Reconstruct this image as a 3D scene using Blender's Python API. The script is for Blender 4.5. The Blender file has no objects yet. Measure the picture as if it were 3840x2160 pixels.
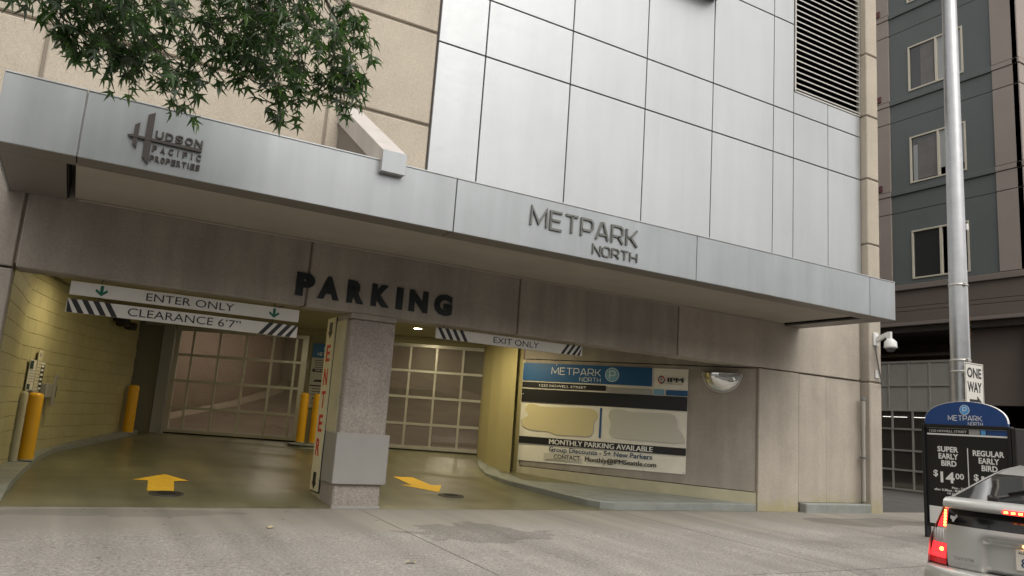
import bpy, bmesh, math, random
from mathutils import Vector, Matrix
PI = math.pi
R = math.radians
S = bpy.context.scene
C = S.collection
random.seed(7)

# ------------------------------------------------------------------ camera
cd = bpy.data.cameras.new('camera'); cam = bpy.data.objects.new('camera', cd); C.objects.link(cam)
cd.sensor_width = 36.0; cd.sensor_fit = 'HORIZONTAL'; cd.lens = 2865.9/3840*36.0
cd.clip_start = 0.05; cd.clip_end = 600
yw, pt, rl = R(29.2131), R(9.9306), R(4.0378)
fw = Vector((math.sin(yw)*math.cos(pt), math.cos(yw)*math.cos(pt), math.sin(pt)))
rt = Vector((math.cos(yw), -math.sin(yw), 0)); up = rt.cross(fw)
r2 = rt*math.cos(rl)+up*math.sin(rl); u2 = -rt*math.sin(rl)+up*math.cos(rl)
m = Matrix((r2, u2, -fw)).transposed().to_4x4(); m.translation = Vector((0, 0, 1.3))
cam.matrix_world = m
S.camera = cam

# ------------------------------------------------------------------ world, sun, exposure
W = bpy.data.worlds.new('World'); S.world = W; W.use_nodes = True
nt = W.node_tree; nt.nodes.clear()
wo = nt.nodes.new('ShaderNodeOutputWorld'); bg = nt.nodes.new('ShaderNodeBackground')
sk = nt.nodes.new('ShaderNodeTexSky'); sk.sky_type = 'NISHITA'; sk.sun_disc = False
SUN_EL, SUN_AZ = R(55), R(178)          # azimuth clockwise from +Y: light comes from the street side, from the right
sk.sun_elevation = SUN_EL; sk.sun_rotation = SUN_AZ; sk.air_density = 1.0; sk.dust_density = 3.0
hs = nt.nodes.new('ShaderNodeHueSaturation'); hs.inputs['Saturation'].default_value = 0.10   # overcast: the sky is nearly white
tn = nt.nodes.new('ShaderNodeMix'); tn.data_type = 'RGBA'; tn.blend_type = 'MULTIPLY'; tn.inputs['Factor'].default_value = 1; tn.inputs[7].default_value = (1.0, .965, .92, 1)
nt.links.new(sk.outputs[0], hs.inputs['Color']); nt.links.new(hs.outputs[0], tn.inputs[6]); nt.links.new(tn.outputs[2], bg.inputs[0]); nt.links.new(bg.outputs[0], wo.inputs[0])
bg.inputs[1].default_value = 0.13
sd = bpy.data.lights.new('sun', 'SUN'); sd.energy = 0.8; sd.angle = R(60); sd.color = (1.0, 0.955, 0.89)
so = bpy.data.objects.new('sun', sd); C.objects.link(so)
sv = Vector((math.sin(SUN_AZ)*math.cos(SUN_EL), math.cos(SUN_AZ)*math.cos(SUN_EL), math.sin(SUN_EL)))
so.rotation_euler = sv.to_track_quat('Z', 'Y').to_euler(); so.location = (0, -5, 30)
S.view_settings.view_transform = 'Standard'; S.view_settings.look = 'None'
S.view_settings.exposure = 0.82; S.view_settings.gamma = 1.0; S.view_settings.use_curve_mapping = False

# ------------------------------------------------------------------ materials
MT = {}
def mat(name, col, rough=0.6, metal=0.0, var=0.0, vscale=3.0, grain=0.0, gscale=120.0, bump=0.0, bscale=None,
        streak=0.0, spec=0.5, emit=None, estr=0.0, rvar=0.0, col2=None, coat=0.0, bdist=0.01, sx=2.2):
    if name in MT: return MT[name]
    M = bpy.data.materials.new(name); M.use_nodes = True; t = M.node_tree; N = t.nodes; L = t.links
    b = N['Principled BSDF']; b.inputs['Roughness'].default_value = rough; b.inputs['Metallic'].default_value = metal
    b.inputs['Specular IOR Level'].default_value = spec; b.inputs['Coat Weight'].default_value = coat
    b.inputs['Base Color'].default_value = (*col, 1)
    if emit: b.inputs['Emission Color'].default_value = (*emit, 1); b.inputs['Emission Strength'].default_value = estr
    if var or grain or bump or streak or rvar:
        g = N.new('ShaderNodeNewGeometry'); last = None
        def noise(sc, det=4, vec=None, ro=0.6):
            n = N.new('ShaderNodeTexNoise'); n.inputs['Scale'].default_value = sc; n.inputs['Detail'].default_value = det
            n.inputs['Roughness'].default_value = ro
            L.new(vec or g.outputs['Position'], n.inputs['Vector']); return n
        def mul(a, fac_out, lo, hi):
            mr = N.new('ShaderNodeMapRange'); mr.inputs['From Min'].default_value = 0.3; mr.inputs['From Max'].default_value = 0.7
            mr.inputs['To Min'].default_value = lo; mr.inputs['To Max'].default_value = hi; L.new(fac_out, mr.inputs['Value'])
            mx = N.new('ShaderNodeMix'); mx.data_type = 'RGBA'; mx.blend_type = 'MULTIPLY'; mx.inputs['Factor'].default_value = 1
            if a is None: mx.inputs[6].default_value = (*col, 1)
            else: L.new(a, mx.inputs[6])
            L.new(mr.outputs[0], mx.inputs[7]); return mx.outputs[2]
        if col2 is not None:
            n = noise(vscale, 5); mr = N.new('ShaderNodeMapRange'); mr.inputs['From Min'].default_value = 0.42; mr.inputs['From Max'].default_value = 0.62
            L.new(n.outputs[0], mr.inputs['Value']); mx = N.new('ShaderNodeMix'); mx.data_type = 'RGBA'
            mx.inputs[6].default_value = (*col, 1); mx.inputs[7].default_value = (*col2, 1); L.new(mr.outputs[0], mx.inputs['Factor']); last = mx.outputs[2]
        if var: last = mul(last, noise(vscale, 6).outputs[0], 1-var, 1+var)
        if grain: last = mul(last, noise(gscale, 3, ro=0.8).outputs[0], 1-grain, 1+grain)
        if streak:
            mp = N.new('ShaderNodeMapping'); mp.inputs['Scale'].default_value = (sx, sx, 0.18); L.new(g.outputs['Position'], mp.inputs[0])
            last = mul(last, noise(1.6, 5, mp.outputs[0]).outputs[0], 1-streak, 1+streak*0.5)
        if last: L.new(last, b.inputs['Base Color'])
        if rvar:
            n = noise(vscale*0.7, 5); mr = N.new('ShaderNodeMapRange'); mr.inputs['From Min'].default_value = 0.3; mr.inputs['From Max'].default_value = 0.7
            mr.inputs['To Min'].default_value = rough-rvar; mr.inputs['To Max'].default_value = rough+rvar; L.new(n.outputs[0], mr.inputs['Value']); L.new(mr.outputs[0], b.inputs['Roughness'])
        if bump:
            n = noise(bscale or gscale, 4, ro=0.75); bp = N.new('ShaderNodeBump'); bp.inputs['Strength'].default_value = bump; bp.inputs['Distance'].default_value = bdist
            L.new(n.outputs[0], bp.inputs['Height']); L.new(bp.outputs[0], b.inputs['Normal'])
    MT[name] = M; return M

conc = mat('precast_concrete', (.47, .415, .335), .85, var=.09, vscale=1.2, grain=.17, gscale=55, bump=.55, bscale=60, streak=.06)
conc_low = mat('precast_concrete_weathered_shade', (.335, .30, .258), .85, var=.10, vscale=1.6, grain=.13, gscale=45, bump=.5, bscale=70, streak=.20)  # rain-streaked; base tone also darkened to carry the shade under the canopy
conc_r = mat('precast_concrete_lower_lit', (.42, .375, .315), .85, var=.11, vscale=1.3, grain=.13, gscale=45, bump=.5, bscale=70, streak=.10)  # same concrete on the right, lightened for lying beyond the canopy's shadow
joint_c = mat('concrete_reveal', (.27, .235, .19), .9, grain=.1)
conc_pillar = mat('pillar_concrete', (.305, .27, .24), .85, var=.14, vscale=2.5, grain=.32, gscale=38, bump=.7, bscale=45, streak=.1)
joint = mat('joint_sealant', (.12, .10, .085), .9)
metal_p = mat('silver_metal_panel', (.475, .494, .505), .38, metal=.6, var=.03, vscale=.7, streak=.045, rvar=.05, bump=.10, bscale=.8, bdist=.08)
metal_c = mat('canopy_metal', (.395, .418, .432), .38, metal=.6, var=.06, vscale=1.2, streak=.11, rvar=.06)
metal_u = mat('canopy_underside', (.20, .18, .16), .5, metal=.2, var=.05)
soffit_m = mat('soffit_board', (.36, .325, .27), .75, var=.06, vscale=1.5, streak=.0)
sheet_m = mat('grey_sheet_metal', (.33, .32, .30), .5, metal=.25, var=.04, vscale=3)
brkt_m = mat('bracket_metal', (.55, .52, .50), .5, metal=.25, var=.05, streak=.1)
letter_m = mat('brushed_letter_metal', (.15, .15, .14), .5, metal=.3, var=.05)
letter_d = mat('dark_brown_letter', (.055, .045, .04), .6)
letter_k = mat('black_letter', (.006, .011, .013), .5)
slat_m = mat('louver_metal', (.50, .48, .44), .45, metal=.3)
def foot_stain(M):       # yellow-green growth on the lowest hand's breadth of the street-side concrete
    t = M.node_tree; N = t.nodes; L = t.links; b = N['Principled BSDF']; src = b.inputs['Base Color'].links[0].from_socket
    g = N.new('ShaderNodeNewGeometry'); sp = N.new('ShaderNodeSeparateXYZ'); L.new(g.outputs['Position'], sp.inputs[0])
    n = N.new('ShaderNodeTexNoise'); n.inputs['Scale'].default_value = 5; n.inputs['Detail'].default_value = 6; L.new(g.outputs['Position'], n.inputs['Vector'])
    a = N.new('ShaderNodeMath'); a.operation = 'MULTIPLY_ADD'; a.inputs[1].default_value = .55; L.new(n.outputs[0], a.inputs[0]); L.new(sp.outputs[2], a.inputs[2])
    r = N.new('ShaderNodeMapRange'); r.inputs['From Min'].default_value = .30; r.inputs['From Max'].default_value = .62; r.inputs['To Min'].default_value = .75; r.inputs['To Max'].default_value = 0; L.new(a.outputs[0], r.inputs['Value'])
    x = N.new('ShaderNodeMix'); x.data_type = 'RGBA'; L.new(r.outputs[0], x.inputs['Factor']); L.new(src, x.inputs[6]); x.inputs[7].default_value = (.36, .33, .17, 1); L.new(x.outputs[2], b.inputs['Base Color'])
foot_stain(conc_r)
black = mat('deep_black', (.004, .005, .006), .9)
sidew = mat('sidewalk_concrete', (.285, .270, .248), .9, var=.12, vscale=.9, grain=.5, gscale=38, bump=.9, bscale=48, bdist=.012)
sidew2 = mat('sidewalk_concrete_smooth', (.25, .225, .195), .75, var=.13, vscale=1.1, grain=.16, gscale=70, bump=.4, bscale=70)
asph = mat('asphalt', (.075, .072, .068), .9, var=.2, vscale=1.5, grain=.4, gscale=60, bump=.6, bscale=70)
floor_m = mat('painted_garage_floor', (.158, .15, .088), .33, var=.10, vscale=.45, grain=.07, gscale=26, rvar=.035, bump=.04, bscale=6)  # greenish floor paint, with the lamps' yellow cast mixed into the colour
kerb_m = mat('painted_kerb', (.24, .255, .235), .5, var=.15, vscale=3.5, grain=.08, gscale=40, rvar=.1)
cream = mat('cream_block_paint', (.43, .39, .215), .6, var=.08, vscale=1.3, bump=.2, bscale=60, streak=.06)
cream_base = mat('cream_base_paint', (.46, .43, .30), .55, var=.1, vscale=3)
mortar = mat('painted_mortar', (.36, .315, .155), .85)
ceil_m = mat('garage_ceiling', (.30, .27, .15), .85, var=.08, vscale=1.5)
pink = mat('ramp_wall_paint', (.44, .35, .28), .75, var=.05, vscale=1)
galv = mat('galvanised_steel', (.52, .51, .47), .38, metal=.5, var=.08, vscale=4, rvar=.08)
wire_m = mat('mesh_wire', (.33, .31, .27), .45, metal=.6)
dkmetal = mat('dark_metal', (.03, .028, .026), .5, metal=.4)
yellow = mat('yellow_plastic', (.76, .40, .008), .42, var=.05, vscale=5)
ypaint = mat('yellow_road_paint', (.78, .47, .02), .7, var=.08, vscale=9, grain=.12, gscale=60)
white = mat('white_board', (.62, .60, .55), .5, var=.05, vscale=4)
whiteb = mat('white_vinyl', (.80, .77, .68), .45, var=.05, vscale=3)
ink = mat('black_ink', (.016, .016, .018), .5)
green = mat('green_ink', (.0, .11, .065), .5)
red = mat('red_ink', (.50, .025, .02), .5)
signy = mat('ivory_board', (.60, .56, .40), .5, var=.04)
blue = mat('banner_blue', (.010, .085, .23), .45, var=.06, vscale=4)
lblue = mat('logo_light_blue', (.17, .36, .50), .5)
pblue = mat('sign_blue', (.020, .065, .22), .4)
sblue = mat('sky_blue_print', (.10, .36, .72), .45)
greyp = mat('grey_print', (.33, .33, .32), .5)
wink = mat('white_ink', (.78, .78, .76), .5)
bandk = mat('black_print', (.012, .012, .013), .4)
tape_w = mat('patch_tape', (.60, .57, .49), .4)
overy = mat('repainted_patch_cream', (.62, .55, .32), .8)
overg = mat('repainted_patch_grey', (.56, .55, .48), .8)
navy = mat('navy_ink', (.02, .06, .14), .5)
pole_m = mat('pole_metal', (.50, .51, .52), .33, metal=.85, var=.08, vscale=5, streak=.12, sx=9)
teal = mat('teal_stucco', (.125, .143, .140), .9, var=.04, vscale=1.3, grain=.05, bump=.15, bscale=80)
brown = mat('brown_stucco', (.31, .27, .24), .9, var=.04, vscale=1.3, grain=.05, bump=.15, bscale=80)
dbrown = mat('dark_brown_stucco', (.15, .124, .108), .9, var=.05, vscale=1.3, grain=.05)
ledge_m = mat('brown_ledge', (.22, .185, .165), .85)
wframe = mat('cream_window_frame', (.60, .56, .46), .5)
glass = mat('window_glass', (.035, .038, .04), .07, spec=.9)
blind = mat('window_blind', (.36, .38, .38), .7, streak=.25, sx=14)
blindp = mat('window_blind_grey', (.17, .165, .16), .8, var=.1)
ventred = mat('dark_red_vent', (.10, .03, .035), .6)
fence_p = mat('grey_gate_panel', (.34, .34, .30), .7, var=.05)
intd = mat('dark_interior', (.04, .034, .028), .9, var=.2)
camw = mat('white_plastic', (.70, .70, .68), .35)
smoke = mat('smoked_dome', (.04, .04, .045), .1, spec=.8)
chrome = mat('chrome', (.85, .85, .83), .04, metal=1)
cable_m = mat('grey_cable', (.12, .12, .12), .6)
pipe_m = mat('painted_pipe', (.40, .37, .33), .5, streak=.15, sx=9)
iron = mat('cast_iron', (.02, .018, .014), .6, metal=.3)
bark = mat('bark', (.10, .085, .065), .9, var=.2, vscale=9)
orange = mat('orange_reflective', (.65, .26, .03), .4)
carp = mat('silver_car_paint', (.56, .565, .54), .30, metal=.35, coat=.5, var=.015)
cglass = mat('car_glass', (.045, .045, .045), .06, spec=1.0, coat=.6)
cblack = mat('black_gloss', (.006, .006, .006), .12, spec=.6)
rubber = mat('rubber', (.015, .015, .015), .85)
lampred = mat('lit_red_lens', (.45, .01, .02), .2, emit=(1, .03, .035), estr=1.15, coat=.5)
lampred2 = mat('red_lens', (.42, .008, .015), .2, emit=(1, .02, .03), estr=.12, coat=.5)
lamphot = mat('lit_lamp_core', (.9, .4, .1), .3, emit=(1, .35, .06), estr=4)
lampclear = mat('clear_lens', (.75, .74, .73), .15, metal=.2, coat=.5)
plate_m = mat('plate_white', (.72, .68, .60), .35)
downl = mat('lit_downlight', (1, .95, .7), .5, emit=(1, .90, .58), estr=22)
tube_w = mat('lit_tube', (1, 1, 1), .5, emit=(1, .97, .86), estr=1.5)
tube_y = mat('lit_tube_warm', (1, .9, .6), .5, emit=(1, .74, .36), estr=1.6)

def leafmat(name, col, tr):
    M = bpy.data.materials.new(name); M.use_nodes = True; t = M.node_tree; N = t.nodes; L = t.links
    b = N['Principled BSDF']; b.inputs['Roughness'].default_value = .33; b.inputs['Specular IOR Level'].default_value = .5
    g = N.new('ShaderNodeNewGeometry'); n = N.new('ShaderNodeTexNoise'); n.inputs['Scale'].default_value = 2.3; n.inputs['Detail'].default_value = 3
    L.new(g.outputs['Position'], n.inputs['Vector'])
    cr = N.new('ShaderNodeValToRGB'); cr.color_ramp.elements[0].position = .38; cr.color_ramp.elements[1].position = .66
    cr.color_ramp.elements[0].color = (*[c*.62 for c in col], 1); cr.color_ramp.elements[1].color = (*[c*1.5 for c in col], 1)
    L.new(n.outputs[0], cr.inputs[0]); L.new(cr.outputs[0], b.inputs['Base Color'])
    tl = N.new('ShaderNodeBsdfTranslucent'); tl.inputs[0].default_value = (*tr, 1)
    mx = N.new('ShaderNodeMixShader'); mx.inputs[0].default_value = .28
    L.new(b.outputs[0], mx.inputs[1]); L.new(tl.outputs[0], mx.inputs[2]); L.new(mx.outputs[0], N['Material Output'].inputs[0])
    return M
leaf_a = leafmat('leaf_green', (.055, .092, .040), (.12, .30, .045))
leaf_b = leafmat('leaf_green_backlit', (.070, .125, .030), (.20, .42, .05))  # yellower green puts light shining through the leaves into the colour
leaf_c = leafmat('leaf_green_glint', (.115, .145, .11), (.12, .22, .07))  # paler grey-green puts silvery sky highlights into the leaf colour

# ------------------------------------------------------------------ mesh helpers
class MB:
    def __init__(s): s.v = []; s.f = []; s.sm = []
    def add(s, vs, fs, smooth=False):
        o = len(s.v); s.v += [tuple(p) for p in vs]; s.f += [tuple(i+o for i in f) for f in fs]; s.sm += [smooth]*len(fs); return s
    def box(s, x0, x1, y0, y1, z0, z1, c=0.0):
        if c <= 0:
            s.add([(x, y, z) for z in (z0, z1) for y in (y0, y1) for x in (x0, x1)],
                  [(0, 2, 3, 1), (4, 5, 7, 6), (0, 1, 5, 4), (2, 6, 7, 3), (0, 4, 6, 2), (1, 3, 7, 5)]); return s
        lo = (x0, y0, z0); hi = (x1, y1, z1); idx = {}; vs = []
        for k in range(8):
            b = [(k >> a) & 1 for a in range(3)]
            for a in range(3):      # vertex lying on the face normal to axis a
                p = [(hi[i] if b[i] else lo[i]) + (0 if i == a else (-c if b[i] else c)) for i in range(3)]
                idx[(k, a)] = len(vs); vs.append(p)
        fs = []
        for a in range(3):
            b1, b2 = (a+1) % 3, (a+2) % 3
            for side in (0, 1):
                ks = [(side << a) | (i << b1) | (j << b2) for i, j in ((0, 0), (1, 0), (1, 1), (0, 1))]
                f = [idx[(k, a)] for k in ks]; fs.append(f if side else f[::-1])
            for i in (0, 1):
                for j in (0, 1):
                    k0 = (i << b1) | (j << b2); k1 = k0 | (1 << a)
                    f = [idx[(k0, b1)], idx[(k1, b1)], idx[(k1, b2)], idx[(k0, b2)]]
                    fs.append(f if (i == j) else f[::-1])
        for k in range(8):
            par = ((k & 1)+((k >> 1) & 1)+((k >> 2) & 1)) % 2
            f = [idx[(k, 0)], idx[(k, 1)], idx[(k, 2)]]; fs.append(f if par else f[::-1])
        return s.add(vs, fs)
    def poly(s, pts, d, smooth=False):
        """closed outline pts (3D) pushed by vector d"""
        n = len(pts); a = [Vector(p) for p in pts]; b = [p+Vector(d) for p in a]
        s.add(a+b, [tuple(range(n))[::-1], tuple(range(n, 2*n))]+[(i, (i+1) % n, n+(i+1) % n, n+i) for i in range(n)]); return s
    def tube(s, path, rad, seg=10, cap=True):
        P = [Vector(p) for p in path]; n = len(P)
        rr = rad if isinstance(rad, (list, tuple)) else [rad]*n
        t0 = (P[1]-P[0]).normalized(); ref = Vector((0, 0, 1)) if abs(t0.z) < .9 else Vector((1, 0, 0))
        side = t0.cross(ref).normalized(); vs = []
        for i, p in enumerate(P):
            t = ((P[min(i+1, n-1)]-P[max(i-1, 0)])).normalized()
            side = (side-t*side.dot(t)).normalized(); u = t.cross(side)
            for k in range(seg):
                a = 2*PI*k/seg; vs.append(p+(side*math.cos(a)+u*math.sin(a))*rr[i])
        fs = [(i*seg+k, i*seg+(k+1) % seg, (i+1)*seg+(k+1) % seg, (i+1)*seg+k) for i in range(n-1) for k in range(seg)]
        s.add(vs, fs, True)
        if cap: s.add([vs[k] for k in range(seg)], [tuple(range(seg))]); s.add([vs[(n-1)*seg+k] for k in range(seg)], [tuple(range(seg))])
        return s
    def lathe(s, prof, seg=24, o=(0, 0, 0), axis='z', a0=0, a1=2*PI):
        full = abs(a1-a0-2*PI) < 1e-6; cols = seg if full else seg+1; vs = []
        for (r, h) in prof:
            for k in range(cols):
                a = a0+(a1-a0)*k/seg; c, q = r*math.cos(a), r*math.sin(a)
                p = (c, q, h) if axis == 'z' else ((c, h, q) if axis == 'y' else (h, c, q))
                vs.append((p[0]+o[0], p[1]+o[1], p[2]+o[2]))
        fs = [(i*cols+k, i*cols+(k+1) % cols, (i+1)*cols+(k+1) % cols, (i+1)*cols+k) for i in range(len(prof)-1) for k in range(seg)]
        return s.add(vs, fs, True)
    def mesh(s, name, mt, off=(0, 0, 0)):
        me = bpy.data.meshes.new(name); ox, oy, oz = off
        me.from_pydata([(x-ox, y-oy, z-oz) for x, y, z in s.v], [], s.f)
        me.polygons.foreach_set('use_smooth', s.sm)
        if mt: me.materials.append(mt)
        bm = bmesh.new(); bm.from_mesh(me); bmesh.ops.recalc_face_normals(bm, faces=bm.faces); bm.to_mesh(me); bm.free()
        return me

def tag(o, label=None, cat=None, group=None, kind=None):
    if label: o['label'] = label
    if cat: o['category'] = cat
    if group: o['group'] = group
    if kind: o['kind'] = kind
    return o
def thing(name, label, cat, loc=(0, 0, 0), rz=0.0, group=None, kind=None, rot=None):
    o = bpy.data.objects.new(name, None); C.objects.link(o); o.location = loc
    o.rotation_euler = rot if rot else (0, 0, rz); o.empty_display_size = .2
    return tag(o, label, cat, group, kind)
def obj(name, mb, mt, parent=None, world=False, label=None, kind=None):
    """mb: MB in the parent's local coordinates (world=True: in world coordinates, unrotated parent)"""
    off = parent.location if (world and parent) else (0, 0, 0)
    if world and parent and parent.parent: off = Vector(off)+parent.parent.location
    me = mb if isinstance(mb, bpy.types.Mesh) else mb.mesh(name, mt, off)
    o = bpy.data.objects.new(name, me); C.objects.link(o)
    if parent: o.parent = parent
    if label: o['label'] = label
    if kind: o['kind'] = kind
    return o
def copy_tree(o, parent=None):
    c = o.copy(); C.objects.link(c)
    if parent: c.parent = parent
    for ch in list(o.children): copy_tree(ch, c)
    return c

# ---- lettering: font text fitted into a box, in the parent's x/z plane, facing -y
def text_mesh(s, mt, depth=.002, bold=0.0):
    cu = bpy.data.curves.new('t', 'FONT'); cu.body = s; cu.extrude = depth/2; cu.offset = bold; cu.resolution_u = 3
    o = bpy.data.objects.new('t', cu); me = bpy.data.meshes.new_from_object(o)
    bpy.data.objects.remove(o); bpy.data.curves.remove(cu)
    me.materials.clear(); me.materials.append(mt); return me
def text(s, parent, mt, x0, x1, z0, z1=None, y=0.0, depth=.002, bold=0.0, name='word'):
    """one object per word (or per letter when s is one letter)"""
    heavy = 0 if 'm' not in s.lower() else bold*1.6+.006
    me = text_mesh(s, mt, 1.0, 0 if heavy else bold); xs = [v.co.x for v in me.vertices]; ys = [v.co.y for v in me.vertices]
    a, b, c, d = min(xs), max(xs), min(ys), max(ys); k = (x1-x0)/(b-a); kz = k if z1 is None else (z1-z0)/(d-c)
    co = [v.co.copy() for v in me.vertices]; pol = [tuple(p.vertices) for p in me.polygons]; bpy.data.meshes.remove(me)
    iv = sorted((min(co[i].x for i in p), max(co[i].x for i in p)) for p in pol); cl = [list(iv[0])]
    for u, v in iv[1:]:
        if u <= cl[-1][1]+(.17 if ' ' in s else 9): cl[-1][1] = max(cl[-1][1], v)
        else: cl.append([u, v])
    out = None
    for u, v in cl:
        mb = MB(); mp = {}; vs = []; fs = []
        for p in pol:
            if u-1e-6 <= co[p[0]].x <= v+1e-6:
                f = []
                for i in p:
                    if i not in mp: q = co[i]; mp[i] = len(vs); vs.append((x0+(q.x-a)*k, y-depth*(q.z+.5), z0+(q.y-c)*kz))
                    f.append(mp[i])
                fs.append(tuple(f))
        mb.add(vs, fs)
        if heavy:           # letters with an M: weight added by doubled strokes, the second set a hair deeper
            for q in (-heavy, heavy): mb.add([(x_+q*k, y_+depth*(.25 if q < 0 else .12)-.0000, z_) for x_, y_, z_ in vs], fs)
        out = obj(name, mb, mt, parent)
    return out

# ---- rounded-square stroke alphabet (the building's logo lettering), unit height 1
def rr(pts): return pts
GL = {
 'M': (1.0, [[(0, 0), (0.03, 1), (.5, .18), (.97, 1), (1, 0)]]),
 'E': (.72, [[(.72, 1), (.0, 1), (0, 0), (.72, 0)], [(0, .52), (.62, .52)]]),
 'T': (.8, [[(0, 1), (.8, 1)], [(.4, 1), (.4, 0)]]),
 'P': (.76, [[(0, 0), (0, 1), (.6, 1), (.76, .86), (.76, .5), (.6, .36), (0, .36)]]),
 'A': (.84, [[(0, 0), (.36, 1), (.48, 1), (.84, 0)], [(.13, .3), (.71, .3)]]),
 'R': (.8, [[(0, 0), (0, 1), (.6, 1), (.76, .86), (.76, .54), (.6, .4), (0, .4)], [(.46, .4), (.8, 0)]]),
 'K': (.78, [[(0, 0), (0, 1)], [(.74, 1), (.3, .5), (.78, 0)], [(0, .5), (.3, .5)]]),
 'N': (.84, [[(0, 0), (0, 1), (.84, 0), (.84, 1)]]),
 'O': (.84, [[(.18, 0), (.66, 0), (.84, .18), (.84, .82), (.66, 1), (.18, 1), (0, .82), (0, .18), (.18, 0)]]),
 'H': (.8, [[(0, 0), (0, 1)], [(.8, 0), (.8, 1)], [(0, .5), (.8, .5)]]),
}
def stroke(mb, pl, w, y0, y1):
    closed = pl[0] == pl[-1]; P = [Vector(p) for p in pl]; n = len(P); L = []; Rr = []
    for i in range(n):
        if closed and i in (0, n-1): a = (P[1]-P[0]).normalized(); b = (P[-1]-P[-2]).normalized()
        else:
            a = (P[i]-P[i-1]).normalized() if i else None; b = (P[i+1]-P[i]).normalized() if i < n-1 else None
            a = a or b; b = b or a
        t = (a+b).normalized() if (a+b).length > .3 else a; nn = Vector((-t.y, t.x)); k = w/2/max(.45, nn.dot(Vector((-a.y, a.x))))
        L.append(P[i]+nn*k); Rr.append(P[i]-nn*k)
    for i in range(n-1):
        q = [L[i], Rr[i], Rr[i+1], L[i+1]]
        mb.poly([(p.x, y0, p.y) for p in q], (0, y1-y0, 0))
def stroke_text(s, parent, mt, x0, x1, z0, z1, w, y, depth, name='letter', joined=False):
    tot = sum(GL[c][0] for c in s)+.26*(len(s)-1); h = z1-z0-w; k = (x1-x0-w)/tot; x = x0+w/2; big = MB(); out = []
    for c in s:
        gw, pls = GL[c]; mb = big if joined else MB()
        for pl in pls: stroke(mb, [(x+px*k, z0+w/2+pz*h) for px, pz in pl], w, y-depth, y)
        if not joined: out.append(obj(name, mb, mt, parent))
        x += (gw+.26)*k
    if joined: out.append(obj('lettering', big, mt, parent))
    return out
def rect(mb, x0, x1, z0, z1, y, d=.002): return mb.box(x0, x1, y-d, y, z0, z1)
def disc(parent, mt, cx, cz, r, y, d=.003, name='roundel', seg=32):
    mb = MB(); mb.poly([(cx+r*math.cos(2*PI*i/seg), y, cz+r*math.sin(2*PI*i/seg)) for i in range(seg)], (0, -d, 0)); return obj(name, mb, mt, parent)

# ------------------------------------------------------------------ key planes
Y0 = 10.32            # street face of the building
YC = 8.25             # street face of the canopy
def Yg(x): return 18.86-.559*(x-1.71)     # line of the rolling gates
def sstep(a, b, x):
    t = max(0, min(1, (x-a)/(b-a))); return t*t*(3-2*t)
def fl(x, y):
    t = max(0, min(1, (y-Y0)/(Yg(x)-Y0))); return .52*t**(1+.9*sstep(3, 7, x))
def gz(y):
    if y > 5.94: return -.02*(Y0-y)
    if y > 4.7: return -.0876-(5.94-y)*.16
    return -.286

# ================================================================== SETTING: GROUND
mb = MB(); mb.box(-160, 160, -160, 160, -.6, -.36); tag(obj('ground', mb, asph), kind='structure')
mb = MB(); mb.box(-60, 90, -9, 4.69, -.34, -.286); tag(obj('road', mb, asph), kind='structure')
mb = MB()
mb.add([(16.9, 4.7, -.28), (60, 4.7, -.28), (60, 10.3, -.012), (16.9, 10.3, -.012), (60, 40, -.012), (16.9, 40, -.012), (14.75, 10.3, -.012), (14.75, 40, -.012)],
       [(0, 1, 2, 3), (3, 2, 4, 5), (6, 3, 5, 7)])
tag(obj('alley', mb, asph), kind='structure')
swk = thing('sidewalk', None, None, kind='structure')
xs = [-13.6, -9.3, -5.0, -.72, 3.62, 7.95, 12.3, 16.9]
for i in range(len(xs)-1):
    for (ya, yb) in ((Y0-.02, 5.94), (5.93, 4.7)):
        a, b = xs[i]+.007, xs[i+1]-.007; y1, y0 = ya-.0, yb+.008; bm = MB()
        bm.add([(a, y0, gz(y0)), (b, y0, gz(y0)), (b, y1, gz(y1)), (a, y1, gz(y1)), (a, y0, -.35), (b, y0, -.35), (b, y1, -.35), (a, y1, -.35)],
               [(0, 1, 2, 3), (7, 6, 5, 4), (0, 4, 5, 1), (1, 5, 6, 2), (2, 6, 7, 3), (3, 7, 4, 0)])
        obj('slab', bm, None, swk).data.materials.append(None)
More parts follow.
